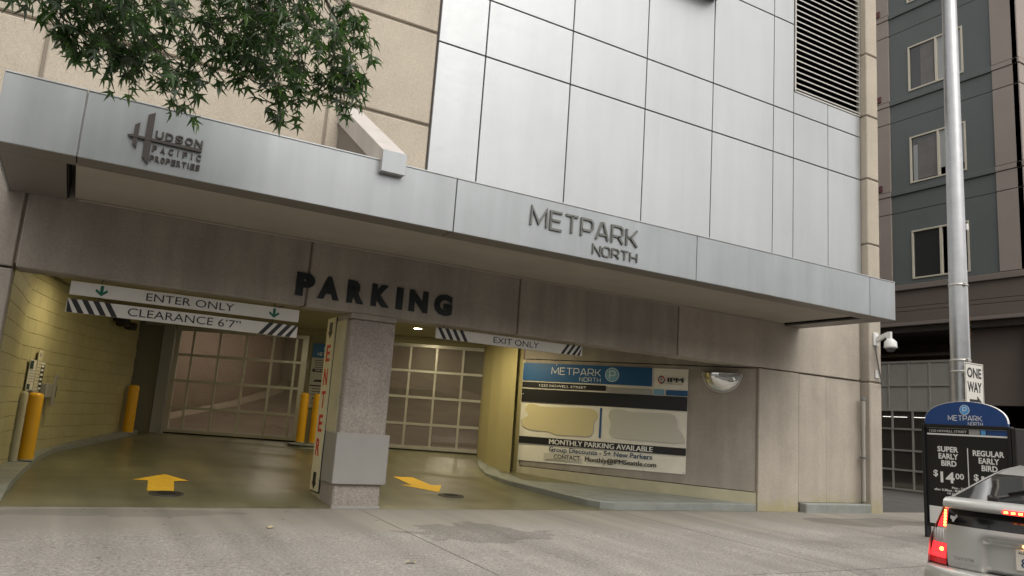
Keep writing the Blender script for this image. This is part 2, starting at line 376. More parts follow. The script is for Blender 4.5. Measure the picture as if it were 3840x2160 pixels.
# sidewalk material: pebbly near the street, smoother by the building, with a wet stain
def sidewalk_mat():
    M = sidew.copy(); M.name = 'sidewalk_surface'; t = M.node_tree; N = t.nodes; L = t.links; b = N['Principled BSDF']
    src = b.inputs['Base Color'].links[0].from_socket
    g = N.new('ShaderNodeNewGeometry'); sp = N.new('ShaderNodeSeparateXYZ'); L.new(g.outputs['Position'], sp.inputs[0])
    n = N.new('ShaderNodeTexNoise'); n.inputs['Scale'].default_value = .8; n.inputs['Detail'].default_value = 5; L.new(g.outputs['Position'], n.inputs['Vector'])
    # darker, less bumpy band beside the building
    ad = N.new('ShaderNodeMath'); ad.operation = 'MULTIPLY_ADD'; ad.inputs[1].default_value = 1.6; L.new(n.outputs[0], ad.inputs[0]); L.new(sp.outputs[1], ad.inputs[2])
    mr = N.new('ShaderNodeMapRange'); mr.inputs['From Min'].default_value = 9.1; mr.inputs['From Max'].default_value = 9.9; L.new(ad.outputs[0], mr.inputs['Value'])
    mx = N.new('ShaderNodeMix'); mx.data_type = 'RGBA'; L.new(mr.outputs[0], mx.inputs['Factor']); L.new(src, mx.inputs[6]); mx.inputs[7].default_value = (.25, .232, .20, 1)
    # spilled-liquid stains, wobbly outlines
    def stain(cx, cy, rx, ry, fac, prev, ns=2.2):
        mp = N.new('ShaderNodeMapping'); mp.inputs['Location'].default_value = (-cx/rx, -cy/ry, 0); mp.inputs['Scale'].default_value = (1/rx, 1/ry, 0); L.new(g.outputs['Position'], mp.inputs[0])
        ln = N.new('ShaderNodeVectorMath'); ln.operation = 'LENGTH'; L.new(mp.outputs[0], ln.inputs[0])
        n2 = N.new('ShaderNodeTexNoise'); n2.inputs['Scale'].default_value = ns; n2.inputs['Detail'].default_value = 6; L.new(g.outputs['Position'], n2.inputs['Vector'])
        a2 = N.new('ShaderNodeMath'); a2.operation = 'MULTIPLY_ADD'; a2.inputs[1].default_value = 1.7; L.new(n2.outputs[0], a2.inputs[0]); L.new(ln.outputs['Value'], a2.inputs[2])
        m2 = N.new('ShaderNodeMapRange'); m2.inputs['From Min'].default_value = 1.72; m2.inputs['From Max'].default_value = 1.78
        m2.inputs['To Min'].default_value = fac; m2.inputs['To Max'].default_value = 1; L.new(a2.outputs[0], m2.inputs['Value'])
        x2 = N.new('ShaderNodeMix'); x2.data_type = 'RGBA'; x2.blend_type = 'MULTIPLY'; x2.inputs['Factor'].default_value = 1
        L.new(prev, x2.inputs[6]); L.new(m2.outputs[0], x2.inputs[7]); return x2.outputs[2]
    o = stain(4.55, 8.45, .95, .75, .70, mx.outputs[2]); o = stain(12.7, 9.1, 1.7, .5, .66, o, 1.2); o = stain(10.5, 7.4, 1.8, .5, .85, o, 1.4); o = stain(.6, 9.9, 1.6, .3, .8, o)
    # gum and oil spots, and faint tyre tracks across the kerb cut
    vo = N.new('ShaderNodeTexVoronoi'); vo.inputs['Scale'].default_value = 2.6; L.new(g.outputs['Position'], vo.inputs['Vector'])
    vr = N.new('ShaderNodeMapRange'); vr.inputs['From Min'].default_value = .05; vr.inputs['From Max'].default_value = .075; vr.inputs['To Min'].default_value = .55; L.new(vo.outputs['Distance'], vr.inputs['Value'])
    x3 = N.new('ShaderNodeMix'); x3.data_type = 'RGBA'; x3.blend_type = 'MULTIPLY'; x3.inputs['Factor'].default_value = 1; L.new(o, x3.inputs[6]); L.new(vr.outputs[0], x3.inputs[7])
    mp = N.new('ShaderNodeMapping'); mp.inputs['Scale'].default_value = (2.4, .16, 1); L.new(g.outputs['Position'], mp.inputs[0])
    n4 = N.new('ShaderNodeTexNoise'); n4.inputs['Scale'].default_value = 1.0; n4.inputs['Detail'].default_value = 4; L.new(mp.outputs[0], n4.inputs['Vector'])
    r4 = N.new('ShaderNodeMapRange'); r4.inputs['From Min'].default_value = .35; r4.inputs['From Max'].default_value = .65; r4.inputs['To Min'].default_value = .86; r4.inputs['To Max'].default_value = 1.1; L.new(n4.outputs[0], r4.inputs['Value'])
    x4 = N.new('ShaderNodeMix'); x4.data_type = 'RGBA'; x4.blend_type = 'MULTIPLY'; x4.inputs['Factor'].default_value = 1; L.new(x3.outputs[2], x4.inputs[6]); L.new(r4.outputs[0], x4.inputs[7])
    L.new(x4.outputs[2], b.inputs['Base Color'])
    mb_ = N.new('ShaderNodeMapRange'); mb_.inputs['To Min'].default_value = .9; mb_.inputs['To Max'].default_value = .35; L.new(mr.outputs[0], mb_.inputs['Value'])
    bp = [q for q in N if q.type == 'BUMP'][0]; L.new(mb_.outputs[0], bp.inputs['Strength'])
    return M
sw_m = sidewalk_mat()
for o in swk.children: o.data.materials.clear(); o.data.materials.append(sw_m)

def tyre_marks(M):
    t = M.node_tree; N = t.nodes; L = t.links; b = N['Principled BSDF']; src = b.inputs['Base Color'].links[0].from_socket
    g = N.new('ShaderNodeNewGeometry'); prev = src
    for sc, lo, hi in (((3.0, .35, 1), .80, 1.12), ((.9, 2.6, 1), .86, 1.08)):
        mp = N.new('ShaderNodeMapping'); mp.inputs['Scale'].default_value = sc; mp.inputs['Rotation'].default_value = (0, 0, .12); L.new(g.outputs['Position'], mp.inputs[0])
        n = N.new('ShaderNodeTexNoise'); n.inputs['Scale'].default_value = 1.0; n.inputs['Detail'].default_value = 5; L.new(mp.outputs[0], n.inputs['Vector'])
        r = N.new('ShaderNodeMapRange'); r.inputs['From Min'].default_value = .35; r.inputs['From Max'].default_value = .65; r.inputs['To Min'].default_value = lo; r.inputs['To Max'].default_value = hi; L.new(n.outputs[0], r.inputs['Value'])
        x = N.new('ShaderNodeMix'); x.data_type = 'RGBA'; x.blend_type = 'MULTIPLY'; x.inputs['Factor'].default_value = 1; L.new(prev, x.inputs[6]); L.new(r.outputs[0], x.inputs[7]); prev = x.outputs[2]
    L.new(prev, b.inputs['Base Color'])
tyre_marks(floor_m)
# garage floor: rises from the sidewalk to the gates, then a ramp climbs away behind them
G0 = Vector((1.71, 18.86, 0)); GU = Vector((.8729, -.4879, 0)); GV = Vector((.4879, .8729, 0))
def ramp_z(u, v): return .52+.17*max(0, v-4.2)*sstep(-3, 3, v-3)
mb = MB(); nx = 62; ny = 34; vs = []
X0, X1 = -1.3, 11.4
for j in range(ny+1):
    for i in range(nx+1):
        x = X0+(X1-X0)*i/nx; t = j/ny; ye = Yg(x); y = (Y0-.01)+(ye-Y0+.01)*t; vs.append((x, y, max(fl(x, y), .0)+.012*min(1, t*60)))
fs = [(j*(nx+1)+i, j*(nx+1)+i+1, (j+1)*(nx+1)+i+1, (j+1)*(nx+1)+i) for j in range(ny) for i in range(nx)]
mb.add(vs, fs, True); tag(obj('garage_floor', mb, floor_m), kind='structure')
mb = MB(); vs = []; n1 = 24; n2 = 30
for j in range(n2+1):
    for i in range(n1+1):
        u = -4.4+14*i/n1; v = 0.0+16*j/n2; p = G0+GU*u+GV*v; vs.append((p.x, p.y, .532+.17*max(0, v-4.5)))
mb.add(vs, [(j*(n1+1)+i, j*(n1+1)+i+1, (j+1)*(n1+1)+i+1, (j+1)*(n1+1)+i) for j in range(n2) for i in range(n1)], True)
tag(obj('ramp_surface', mb, mat('ramp_concrete', (.17, .14, .115), .38, var=.12, vscale=1, rvar=.12)), kind='structure')

# right-hand raised kerb (painted), from the gate round the bend to the street
outer = [(7.98, 15.30, .525), (7.58, 14.45, .36), (7.37, 13.74, .28), (7.35, 12.9, .235), (7.55, 12.1, .185), (7.68, 11.3, .148), (7.72, 10.75, .132), (7.80, 10.48, .13), (8.02, 10.35, .13), (11.24, 10.33, .13)]
inner = [(8.20, 15.34, .54), (8.06, 15.0, .46), (8.02, 14.62, .37), (8.06, 14.3, .29), (8.2, 13.95, .21), (8.9, 13.08, .19), (9.6, 12.26, .17), (10.3, 11.44, .155), (10.9, 10.75, .14), (11.24, 10.37, .13)]
mb = MB(); n = len(outer); c = .018
o2 = []
for i, p in enumerate(outer):
    q = Vector(inner[i])-Vector(p); q.z = 0; q.normalize(); o2.append((p[0]+q.x*c, p[1]+q.y*c, p[2]))
lo = [(p[0], p[1], p[2]-c) for p in outer]; ft = [(p[0], p[1], -.3) for p in outer]
allv = inner+o2+lo+ft; fs = []
for i in range(n-1):
    for k in range(3): fs.append((k*n+i, k*n+i+1, (k+1)*n+i+1, (k+1)*n+i))
mb.add(allv, fs)
tag(obj('kerb', mb, kerb_m), kind='structure')
# left-hand kerb under the block wall
lw = [(-.77, 10.60), (-.72, 11.7), (-.70, 12.9), (-.585, 13.4), (-.338, 14.5), (.10, 15.9), (.82, 17.65), (1.12, 18.55)]      # foot of the wall
lo_ = [(-.50, 10.55), (-.47, 11.5), (-.40, 12.6), (-.30, 13.9), (-.10, 15.0), (.32, 16.0), (1.05, 17.7), (1.40, 18.55)]
mb = MB(); n = len(lw)
A = [(x, y, fl(x, y)+.10) for x, y in lw]; B = [(x, y, fl(x, y)+(.015 if i == 0 else .085)) for i, (x, y) in enumerate(lo_)]; D = [(x+.03, y, -.05) for x, y in lo_]
mb.add(A+B+D, [(k*n+i, k*n+i+1, (k+1)*n+i+1, (k+1)*n+i) for i in range(n-1) for k in range(2)], False)
tag(obj('kerb', mb, kerb_m), kind='structure')

# ================================================================== SETTING: THE BUILDING
bld = thing('office_building', 'tan concrete and silver panel office building above the parking garage entrance', 'building', (4.0, Y0, 0))
def bpart(name, mb, mt, **k): return obj(name, mb, mt, bld, world=True, **k)
# backing so that joints read dark
mb = MB(); mb.box(4.14, 14.30, Y0+.05, Y0+.30, 4.2, 13.2); mb.box(14.3, 14.68, 10.4, 30, .0, 13.2); bpart('backing_wall', mb, joint)
mb = MB(); mb.box(-6, 4.139, Y0+.035, Y0+.30, 2.70, 13.2); mb.box(4.14, 14.3, Y0+.035, Y0+.3, 2.7, 4.19); mb.box(-6, -.9, Y0+.05, Y0+.3, -.1, 2.69); mb.box(12.36, 14.3, Y0+.08, Y0+.3, -.1, 2.69)
bpart('backing_wall', mb, joint_c)
# roof slab so that the garage is dark inside
mb = MB(); mb.poly([(-6, Y0+.3, 3.4), (14.68, Y0+.3, 3.4), (14.68, Yg(14.68)+.1, 3.4), (-6, Yg(-6)+.1, 3.4)], (0, 0, .2)); bpart('floor_slab', mb, joint)
mb = MB(); mb.box(-6, 14.68, Y0+.3, 40, 13.0, 13.2); bpart('roof_slab', mb, joint)
# upper precast panels
rows = [(4.12, 5.612), (5.655, 7.128), (7.171, 8.642), (8.685, 10.19), (10.235, 11.7), (11.735, 13.2)]
cols = [(-5.9, -.87), (-.828, 2.556), (2.598, 4.135)]
for (a, b) in cols:
    for (z0, z1) in rows: bpart('concrete_panel', MB().box(a, b, Y0, Y0+.07, z0, z1, .016), conc)
# lower band (under the canopy)
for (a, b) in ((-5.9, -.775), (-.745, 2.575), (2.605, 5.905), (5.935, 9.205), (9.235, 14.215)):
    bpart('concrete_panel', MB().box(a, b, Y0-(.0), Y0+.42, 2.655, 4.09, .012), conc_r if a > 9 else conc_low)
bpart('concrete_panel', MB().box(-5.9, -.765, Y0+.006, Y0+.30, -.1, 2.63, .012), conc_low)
bpart('concrete_panel', MB().box(11.27, 12.37, Y0+.002, Y0+.35, -.1, 2.635, .012), conc_r)
bpart('concrete_panel', MB().box(12.39, 13.19, Y0+.02, Y0+.09, .165, 2.63, .01), conc_r)
bpart('concrete_panel', MB().box(13.2, 14.28, Y0+.03, Y0+.09, .165, 2.63, .01), conc_r)
bpart('base_kerb', MB().box(12.4, 14.33, Y0-.16, Y0+.02, -.12, .17, .02), kerb_m)
# corner pilaster, in storey-high pieces
for (z0, z1) in ((-.1, 2.615), (2.645, 4.10), (4.125, 5.565), (5.595, 7.025), (7.055, 8.475), (8.505, 9.94), (9.97, 11.4), (11.43, 13.2)):
    bpart('pilaster_block', MB().box(14.305, 14.69, 10.15, 10.6, z0, z1, .018), conc if z0 > 4 else conc_r)
bpart('pilaster_core', MB().box(14.33, 14.66, 10.18, 10.6, -.1, 13.2), joint_c)
# silver metal panels
px = [4.155, 4.985, 6.62, 8.255, 9.895, 11.56, 12.155, 13.22, 14.29]
g = .0105
def mpanel(a, b, z0, z1): bpart('metal_panel', MB().box(a+g, b-g, Y0-.015, Y0+.05, z0+g, z1-g, .006), metal_p)
for i in range(len(px)-1):
    a, b = px[i], px[i+1]
    mpanel(a, b, 4.1, 7.03)
    mpanel(a, b, 7.03, 8.01)
    if i < 6:
        mpanel(a, b, 8.01, 9.995); mpanel(a, b, 9.995, 11.0); mpanel(a, b, 11.0, 13.0)
    else: mpanel(a, b, 8.01, 8.49)
# louver
lv = bpart('louver', MB().box(12.175, 14.28, Y0+.05, Y0+.058, 8.5, 12.6), black)
obj('frame', MB().box(12.17, 12.205, Y0-.03, Y0+.05, 8.5, 12.6).box(14.25, 14.285, Y0-.03, Y0+.05, 8.5, 12.6).box(12.17, 14.285, Y0-.03, Y0+.05, 8.485, 8.515), galv, lv).location = -bld.location
sl = None; z = 8.555
while z < 12.5:
    if sl is None:
        mb = MB(); mb.add([(12.21, Y0-.02, 0), (14.25, Y0-.02, 0), (14.25, Y0+.045, .06), (12.21, Y0+.045, .06), (12.21, Y0-.02, .026), (14.25, Y0-.02, .026), (14.25, Y0+.045, .075), (12.21, Y0+.045, .075)],
                          [(0, 1, 2, 3), (4, 7, 6, 5), (0, 4, 5, 1), (1, 5, 6, 2), (2, 6, 7, 3), (3, 7, 4, 0)])
        sl = mb.mesh('slat', slat_m)
    o = obj('slat', sl, slat_m, lv); o.location = (-bld.location.x, -bld.location.y, z); z += .1285
# entrance pillar between the two lanes
pil = thing('entrance_pillar', 'square concrete pillar between the entry and exit lanes with smooth grey guard wrap', 'pillar', (3.59, Y0+.3, 0))
obj('shaft', MB().box(3.25, 3.915, Y0+.004, Y0+.62, -.05, 2.57, .02), conc_pillar, pil, world=True)
obj('capital', MB().box(3.247, 3.918, Y0+.001, Y0+.62, 2.575, 2.652, .006), conc_low, pil, world=True)
obj('guard_wrap', MB().box(3.205, 3.965, Y0-.045, Y0+.50, .32, 1.0, .008), sheet_m, pil, world=True)
obj('side_infill', MB().box(3.262, 3.9, Y0+.625, Y0+1.05, .0, 2.65, .01), cream_base, pil, world=True)
obj('side_cladding', MB().box(3.238, 3.251, Y0+.17, Y0+.62, 1.003, 2.57), cream_base, pil, world=True)
obj('grout_lip', MB().box(3.24, 3.925, Y0-.02, Y0+.03, -.03, .03, .008), sheet_m, pil, world=True)

# ================================================================== GARAGE INTERIOR
def wall_blocks(name, label, path, ztop, zbot, mt, hb=.2, lb=.40, thick=.06, side=1):
    """block wall following a plan path; every block one object"""
    P = [Vector((x, y, 0)) for x, y in path]; ds = [0]
    for i in range(1, len(P)): ds.append(ds[-1]+(P[i]-P[i-1]).length)
    def at(d):
        d = max(0, min(ds[-1], d))
        for i in range(1, len(P)):
            if d <= ds[i]: t = (d-ds[i-1])/(ds[i]-ds[i-1]); return P[i-1].lerp(P[i], t)
        return P[-1]
    t = thing(name, label, 'wall', (P[0].x, P[0].y, 0)); me = {}
    bk = MB(); nn = 40
    vs = []
    for i in range(nn+1):
        p = at(ds[-1]*i/nn); q = (at(ds[-1]*i/nn+.05)-at(ds[-1]*i/nn-.05)).normalized(); nrm = Vector((q.y, -q.x, 0))*side
        a = p-nrm*.004; b = p-nrm*.2; vs += [(a.x, a.y, -.1), (a.x, a.y, ztop), (b.x, b.y, ztop), (b.x, b.y, -.1)]
    bk.add(vs, [(i*4+k, i*4+(k+1) % 4, i*4+4+(k+1) % 4, i*4+4+k) for i in range(nn) for k in range(4)])
    obj('mortar_bed', bk, mortar, t, world=True)
    r = 0; z = zbot
    while z < ztop-.02:
        h = min(hb, ztop-z); d = -(lb/2 if r % 2 else 0)
        while d < ds[-1]-.02:
            a = max(d, 0); b = min(d+lb, ds[-1])
            if b-a > .05:
                pa, pb = at(a), at(b); L_ = round((pb-pa).length-.005, 3); key = (L_, round(h, 3))
                if key not in me: me[key] = MB().box(-L_/2, L_/2, 0, .012, .002, h-.003, .002).mesh('block', mt)
                q = (pb-pa).normalized(); c_ = (pa+pb)/2
                o = bpy.data.objects.new('block', me[key]); C.objects.link(o); o.parent = t
                nrm = Vector((q.y, -q.x, 0))*side
                o.location = (c_.x+nrm.x*.010-P[0].x, c_.y+nrm.y*.010-P[0].y, z)
                o.rotation_euler = (0, 0, math.atan2(q.y, q.x) if side > 0 else math.atan2(-q.y, -q.x))
            d += lb
        z += hb; r += 1
    return t
wall_blocks('block_wall', 'long cream painted block wall along the left side of the entry lane', lw, 3.04, .1, cream)
wall_blocks('block_wall', 'curved cream painted block wall beside the exit gate', [(8.20, 15.34), (8.07, 15.0), (8.03, 14.62), (8.07, 14.3), (8.2, 13.95)], 3.04, .25, cream, lb=.38, side=-1)
# banner wall: recessed panel with plain band and cream base
BW = thing('banner_wall', 'grooved brown concrete wall panel behind the parking banner', 'wall', (8.2, 13.905, 0), R(-49.54))
obj('wall_panel', MB().poly([(.05, 0, .440), (4.66, 0, .345), (4.66, 0, 2.62), (.05, 0, 2.62)], (0, .25, 0)), conc_low, BW)
obj('upper_band', MB().box(.0, 4.66, .02, .25, 2.64, 3.1), conc_low, BW)
obj('end_strip', MB().box(-.03, .035, .0, .25, .2, 2.62, .006), cream_base, BW)
mb = MB(); mb.add([(0, -.015, .17), (4.68, -.015, .10), (4.68, -.015, .33), (0, -.015, .425), (0, .25, .17), (4.68, .25, .1), (4.68, .25, .33), (0, .25, .425)],
                  [(0, 1, 2, 3), (4, 7, 6, 5), (3, 2, 6, 7), (0, 4, 5, 1), (1, 5, 6, 2), (0, 3, 7, 4)])
obj('cream_base', mb, cream_base, BW)
# ceiling
mb = MB(); mb.poly([(-1.2, Y0+.42, 3.05), (12.0, Y0+.42, 3.05), (12.0, Yg(12)+.1, 3.05), (-1.2, Yg(-1.2)+.1, 3.05)], (0, 0, .07)); tag(obj('garage_ceiling', mb, ceil_m), kind='structure')
# gate line: posts, header, divider
GR = math.atan2(GU.y, GU.x)
gf = thing('gate_surround', 'painted gate posts, header and divider wall around the two mesh gates', 'door frame', (G0.x, G0.y, 0), GR)
obj('header', MB().box(-.45, 7.75, -.12, .2, 2.90, 3.06, .01), ceil_m, gf)
obj('post', MB().box(-.06, .20, -.05, .16, .3, 2.92, .01), sheet_m, gf)
obj('post', MB().box(-.75, -.08, -.02, .3, .3, 3.06), mat('dark_wall_paint', (.15, .13, .07), .8), gf)
obj('divider_wall', MB().box(3.25, 4.85, -.04, .25, .3, 2.92, .01), mat('divider_paint', (.20, .19, .115), .7, var=.08), gf)
obj('post', MB().box(7.57, 7.74, -.02, .2, .3, 2.92, .01), ceil_m, gf)
def make_gate(label, u0, u1, mul, ang=GR):
    t = thing('mesh_gate', label, 'gate', tuple(G0+GU*u0), ang, group=None)
    w = u1-u0; z0, z1 = .56, 2.90; zs = [1.11, 1.70, 2.28]
    obj('bottom_rail', MB().box(0, w, -.02, .03, z0, z0+.075, .004), galv, t); obj('top_rail', MB().box(0, w, -.02, .03, z1-.08, z1, .004), galv, t)
    obj('rubber_seal', MB().box(.02, w-.02, -.012, .02, z0-.028, z0-.001), rubber, t)
    obj('stile', MB().box(0, .11, -.022, .032, z0+.076, z1-.081, .004), galv, t); obj('stile', MB().box(w-.13, w, -.022, .032, z0+.076, z1-.081, .004), galv, t)
    for z in zs: obj('rail', MB().box(.111, w-.131, -.018, .028, z-.029, z+.029, .003), galv, t)
    ed = [z0+.076]+zs+[z1-.081]
    for x in mul:
        for k in range(4):
            obj('mullion', MB().box(x-.026, x+.026, -.015, .025, ed[k]+(.03 if k else 0), ed[k+1]-(.03 if k < 3 else 0), .003), galv, t)
    # expanded metal: crossing diagonal strands, clipped to the leaf
    mb = MB(); a0, a1, b0, b1 = .10, w-.12, z0+.07, z1-.075; slope = .55; step = .034; y = .006; hw = .0032
    for sg in (1, -1):
        k = -(b1-b0)/slope
        while k < a1-a0:
            x0 = a0+k; zA, zB = (b0, b1) if sg > 0 else (b1, b0); x1 = x0+(b1-b0)/slope
            c0, c1 = max(x0, a0), min(x1, a1)
            if c1-c0 > .02:
                f0 = (c0-x0)/(x1-x0); f1 = (c1-x0)/(x1-x0); za = zA+(zB-zA)*f0; zb = zA+(zB-zA)*f1
                mb.add([(c0, y, za-hw), (c1, y, zb-hw), (c1, y, zb+hw), (c0, y, za+hw), (c0, y+.004, za+hw), (c1, y+.004, zb+hw)], [(0, 1, 2, 3), (3, 2, 5, 4)])
            k += step/slope
    obj('expanded_mesh', mb, wire_m, t, kind='stuff')
    return t
make_gate('wide mesh rolling gate across the entry lane behind the clearance boards', .22, 3.22, [.41, 1.01, 1.61, 2.21, 2.73])
make_gate('mesh rolling gate across the exit lane, right of the concrete pillar', 4.88, 7.55, [.06, .66, 1.25, 1.85])
# dark hardware beside the exit gate, with red box
hw = thing('gate_actuator', 'black vertical latch track with red box beside the exit gate', 'gate hardware', tuple(G0+GU*7.66+Vector((0, 0, 0))), GR)
obj('track', MB().box(-.05, .0, -.09, -.03, 1.75, 2.85, .01), dkmetal, hw); obj('arm', MB().box(-.07, .03, -.11, -.025, 2.28, 2.4, .01), dkmetal, hw); obj('red_box', MB().box(.03, .15, -.14, -.05, 2.40, 2.56, .01), red, hw)

# room behind the gates: ramp wall sweeping up to the left, rear wall, parapet
RW = thing('ramp_wall', 'plain pinkish wall sweeping up behind the entry gate', 'wall', (G0.x, G0.y, 0), GR)
path = [(-3.6, .4, .50), (-3.0, 3.5, .53), (-2.3, 5.7, .66), (-1.44, 8.7, 1.17), (-1.12, 10.7, 1.57), (-1.0, 12.0, 1.80), (-1.15, 13.2, 2.02), (-1.7, 15, 2.3)]
mb = MB(); vs = []
for (u, v, z) in path: vs += [(u, v, z-.3), (u, v, 5.4), (u-.3, v+.2, 5.4), (u-.3, v+.2, z-.3)]
mb.add(vs, [(i*4+k, i*4+(k+1) % 4, i*4+4+(k+1) % 4, i*4+4+k) for i in range(len(path)-1) for k in range(4)], True)
obj('wall_face', mb, pink, RW)
mb = MB(); vs = []
for (u, v, z) in path: vs += [(u+.32, v-.12, z-.4), (u+.32, v-.12, z+.16), (u+.02, v, z+.18), (u+.02, v, z-.4)]
mb.add(vs, [(i*4+k, i*4+(k+1) % 4, i*4+4+(k+1) % 4, i*4+4+k) for i in range(len(path)-1) for k in range(3)])
obj('ramp_kerb', mb, mat('ramp_kerb_paint', (.50, .43, .34), .5), RW)
mb = MB(); mb.box(-4.4, 14, 15.4, 15.6, 0, 6); mb.box(8.3, 8.5, .3, 15.4, 0, 6); mb.box(-4.4, -4.2, .3, 15.4, 0, 6)
obj('rear_wall', mb, pink, RW)
obj('dark_pier', MB().box(-.35, .9, 12.6, 13.2, 1.2, 5.4, .02).box(2.6, 3.2, 8.0, 8.6, .8, 5.4, .02), mat('ramp_pier_paint', (.22, .17, .13), .4, var=.15, vscale=2, rvar=.1), RW)
mb = MB(); mb.add([(4.0, 5.9, 2.75), (8.25, 5.9, 1.72), (8.25, 5.9, 1.60), (4.0, 5.9, 2.36), (4.0, 6.4, 2.75), (8.25, 6.4, 1.72), (8.25, 6.4, 1.60), (4.0, 6.4, 2.36)],
                  [(0, 1, 2, 3), (4, 7, 6, 5), (0, 4, 5, 1), (3, 2, 6, 7)])
obj('sloped_slab_edge', mb, mat('slab_edge_paint', (.16, .13, .11), .6), RW)
mb = MB(); mb.box(-4.4, 12, .1, 15.6, 5.4, 5.6); obj('ceiling', mb, pink, RW)
mb = MB(); mb.box(-4.4, 12, .22, .4, 3.07, 5.4); obj('bulkhead', mb, pink, RW)
# notice fixed on the ramp wall, read through the mesh
nb = thing('notice_board', 'small pale notice on the wall behind the entry gate', 'notice', tuple(G0+GU*1.75+GV*5.2), GR)
obj('board', MB().box(0, .42, 0, .02, 2.22, 2.62), greyp, nb); obj('print_band', MB().box(.04, .36, -.004, -.001, 2.26, 2.31).box(.06, .30, -.004, -.001, 2.36, 2.40), bandk, nb); obj('small_board', MB().box(-.02, .42, 0, .02, 2.08, 2.16), greyp, nb)

# ------------------------------------------------------------------ garage lamps
def lamp(loc, energy, size=.3, color=(1, .85, .52), aim=(0, 0, -1)):
    l = bpy.data.lights.new('lamp_light', 'AREA'); l.shape = 'DISK'; l.size = size; l.energy = energy; l.color = color
    o = bpy.data.objects.new('lamp_light', l); C.objects.link(o); o.location = loc
    o.rotation_euler = Vector(aim).normalized().to_track_quat('-Z', 'Y').to_euler(); return o
def downlight(x, y, label, e=26):
    t = thing('downlight', label, 'ceiling light', (x, y, 3.05), group='recessed garage downlights')
    obj('lens', MB().lathe([(0, -.012), (.085, -.012), (.09, -.004)], 24), downl, t)
    obj('trim_ring', MB().lathe([(.09, -.002), (.09, -.018), (.115, -.014), (.118, 0)], 24), white, t)
    l = lamp((0, 0, -.03), e, .16); l.parent = t; return t
for x, y, lab, e in ((5.94, 14.42, 'lit recessed ceiling light above the exit lane', 19), (1.7, 12.4, 'lit recessed ceiling light over the mouth of the entry lane, hidden by the beam', 5), (.35, 13.3, 'lit recessed ceiling light close to the left block wall, behind the beam', 11),
                     (7.3, 13.2, 'lit recessed ceiling light beside the curved block wall, behind the beam', 19), (3.0, 15.6, 'lit recessed ceiling light deep in the entry lane', 1.2)):
    downlight(x, y, lab, e)
def rlight(u, v, z, e, label):
    p = G0+GU*u+GV*v; t = thing('strip_light', label, 'ceiling light', (p.x, p.y, z), GR, group='strip lights over the ramp')
    obj('tube', MB().box(-.6, .6, -.04, .04, -.05, 0, .01), tube_w, t); obj('housing', MB().box(-.62, .62, -.07, .07, .002, .06), white, t)
    l = lamp((0, 0, -.08), e, 1.0, (1, .84, .68)); l.parent = t
rlight(1.6, 1.6, 4.4, 30, 'strip light just inside the entry gate, high over the ramp'); rlight(6.2, 2.6, 4.4, 26, 'strip light just inside the exit gate'); rlight(1.2, 5.6, 5.3, 52, 'strip light beside the pinkish ramp wall'); rlight(6.0, 10, 5.3, 30, 'strip light at the back of the ramp')

# ================================================================== CANOPY
cn = thing('entrance_canopy', 'long flat grey metal canopy projecting over the garage entrance', 'canopy', (5.7, YC, 3.52))
def cpart(name, mb, mt, **k):
    return obj(name, mb, mt, cn, world=True, **k)
zb, zt, cx0, cx1 = 3.52, 4.19, -.96, 12.36
fe = [cx0, -.27, 3.74, 7.68, 11.66, cx1]
for i in range(5):
    cpart('fascia_panel', MB().box(fe[i]+.006, fe[i+1]-.006, YC, YC+.03, zb, zt, .004), metal_c)
    cpart('top_flashing', MB().box(fe[i]+.004, fe[i+1]-.004, YC-.008, YC+.30, zt+.001, zt+.018, .003), metal_p)
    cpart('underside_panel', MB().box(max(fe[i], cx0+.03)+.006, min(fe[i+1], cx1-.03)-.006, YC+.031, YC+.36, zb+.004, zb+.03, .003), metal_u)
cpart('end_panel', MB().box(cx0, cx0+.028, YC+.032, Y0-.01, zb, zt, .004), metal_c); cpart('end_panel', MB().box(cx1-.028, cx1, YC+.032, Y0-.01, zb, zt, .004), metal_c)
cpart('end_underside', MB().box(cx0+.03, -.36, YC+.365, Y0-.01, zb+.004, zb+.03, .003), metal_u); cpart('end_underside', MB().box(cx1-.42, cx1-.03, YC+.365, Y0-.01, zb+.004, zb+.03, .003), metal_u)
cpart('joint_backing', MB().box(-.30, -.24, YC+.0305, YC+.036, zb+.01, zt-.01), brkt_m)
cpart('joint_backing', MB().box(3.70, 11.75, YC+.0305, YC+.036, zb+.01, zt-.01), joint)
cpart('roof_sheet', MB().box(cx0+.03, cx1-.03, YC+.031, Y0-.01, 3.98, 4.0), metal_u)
cpart('inner_frame', MB().box(-.355, 11.93, YC+.362, YC+.375, zb+.03, 3.72).box(-.355, -.34, YC+.376, Y0-.02, zb+.03, 3.72).box(11.915, 11.93, YC+.376, Y0-.02, zb+.03, 3.72), black)
cpart('soffit_board', MB().box(-.28, 11.84, YC+.40, Y0-.012, zb+.045, zb+.075, .004), soffit_m)
cpart('soffit_trim', MB().box(-.24, 11.64, YC+.388, YC+.399, zb+.030, zb+.080), white)
cpart('wall_trim', MB().box(-.24, 11.64, Y0-.045, Y0-.004, zb+.020, zb+.044, .004), soffit_m)
# sloped tie beam
br = cpart('tie_beam', MB().poly([(2.735, 8.17, 4.05), (2.735, 8.17, 4.30), (2.735, 10.31, 5.60), (2.735, 10.31, 5.32), (2.735, 8.30, 4.12), (2.735, 8.30, 4.05)], (.29, 0, 0)), brkt_m)
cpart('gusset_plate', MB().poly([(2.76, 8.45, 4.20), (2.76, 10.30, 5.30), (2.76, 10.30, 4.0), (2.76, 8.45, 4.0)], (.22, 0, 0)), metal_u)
cpart('tie_beam_cap', MB().box(2.731, 3.029, 8.158, 8.169, 4.046, 4.304, .003), metal_c)

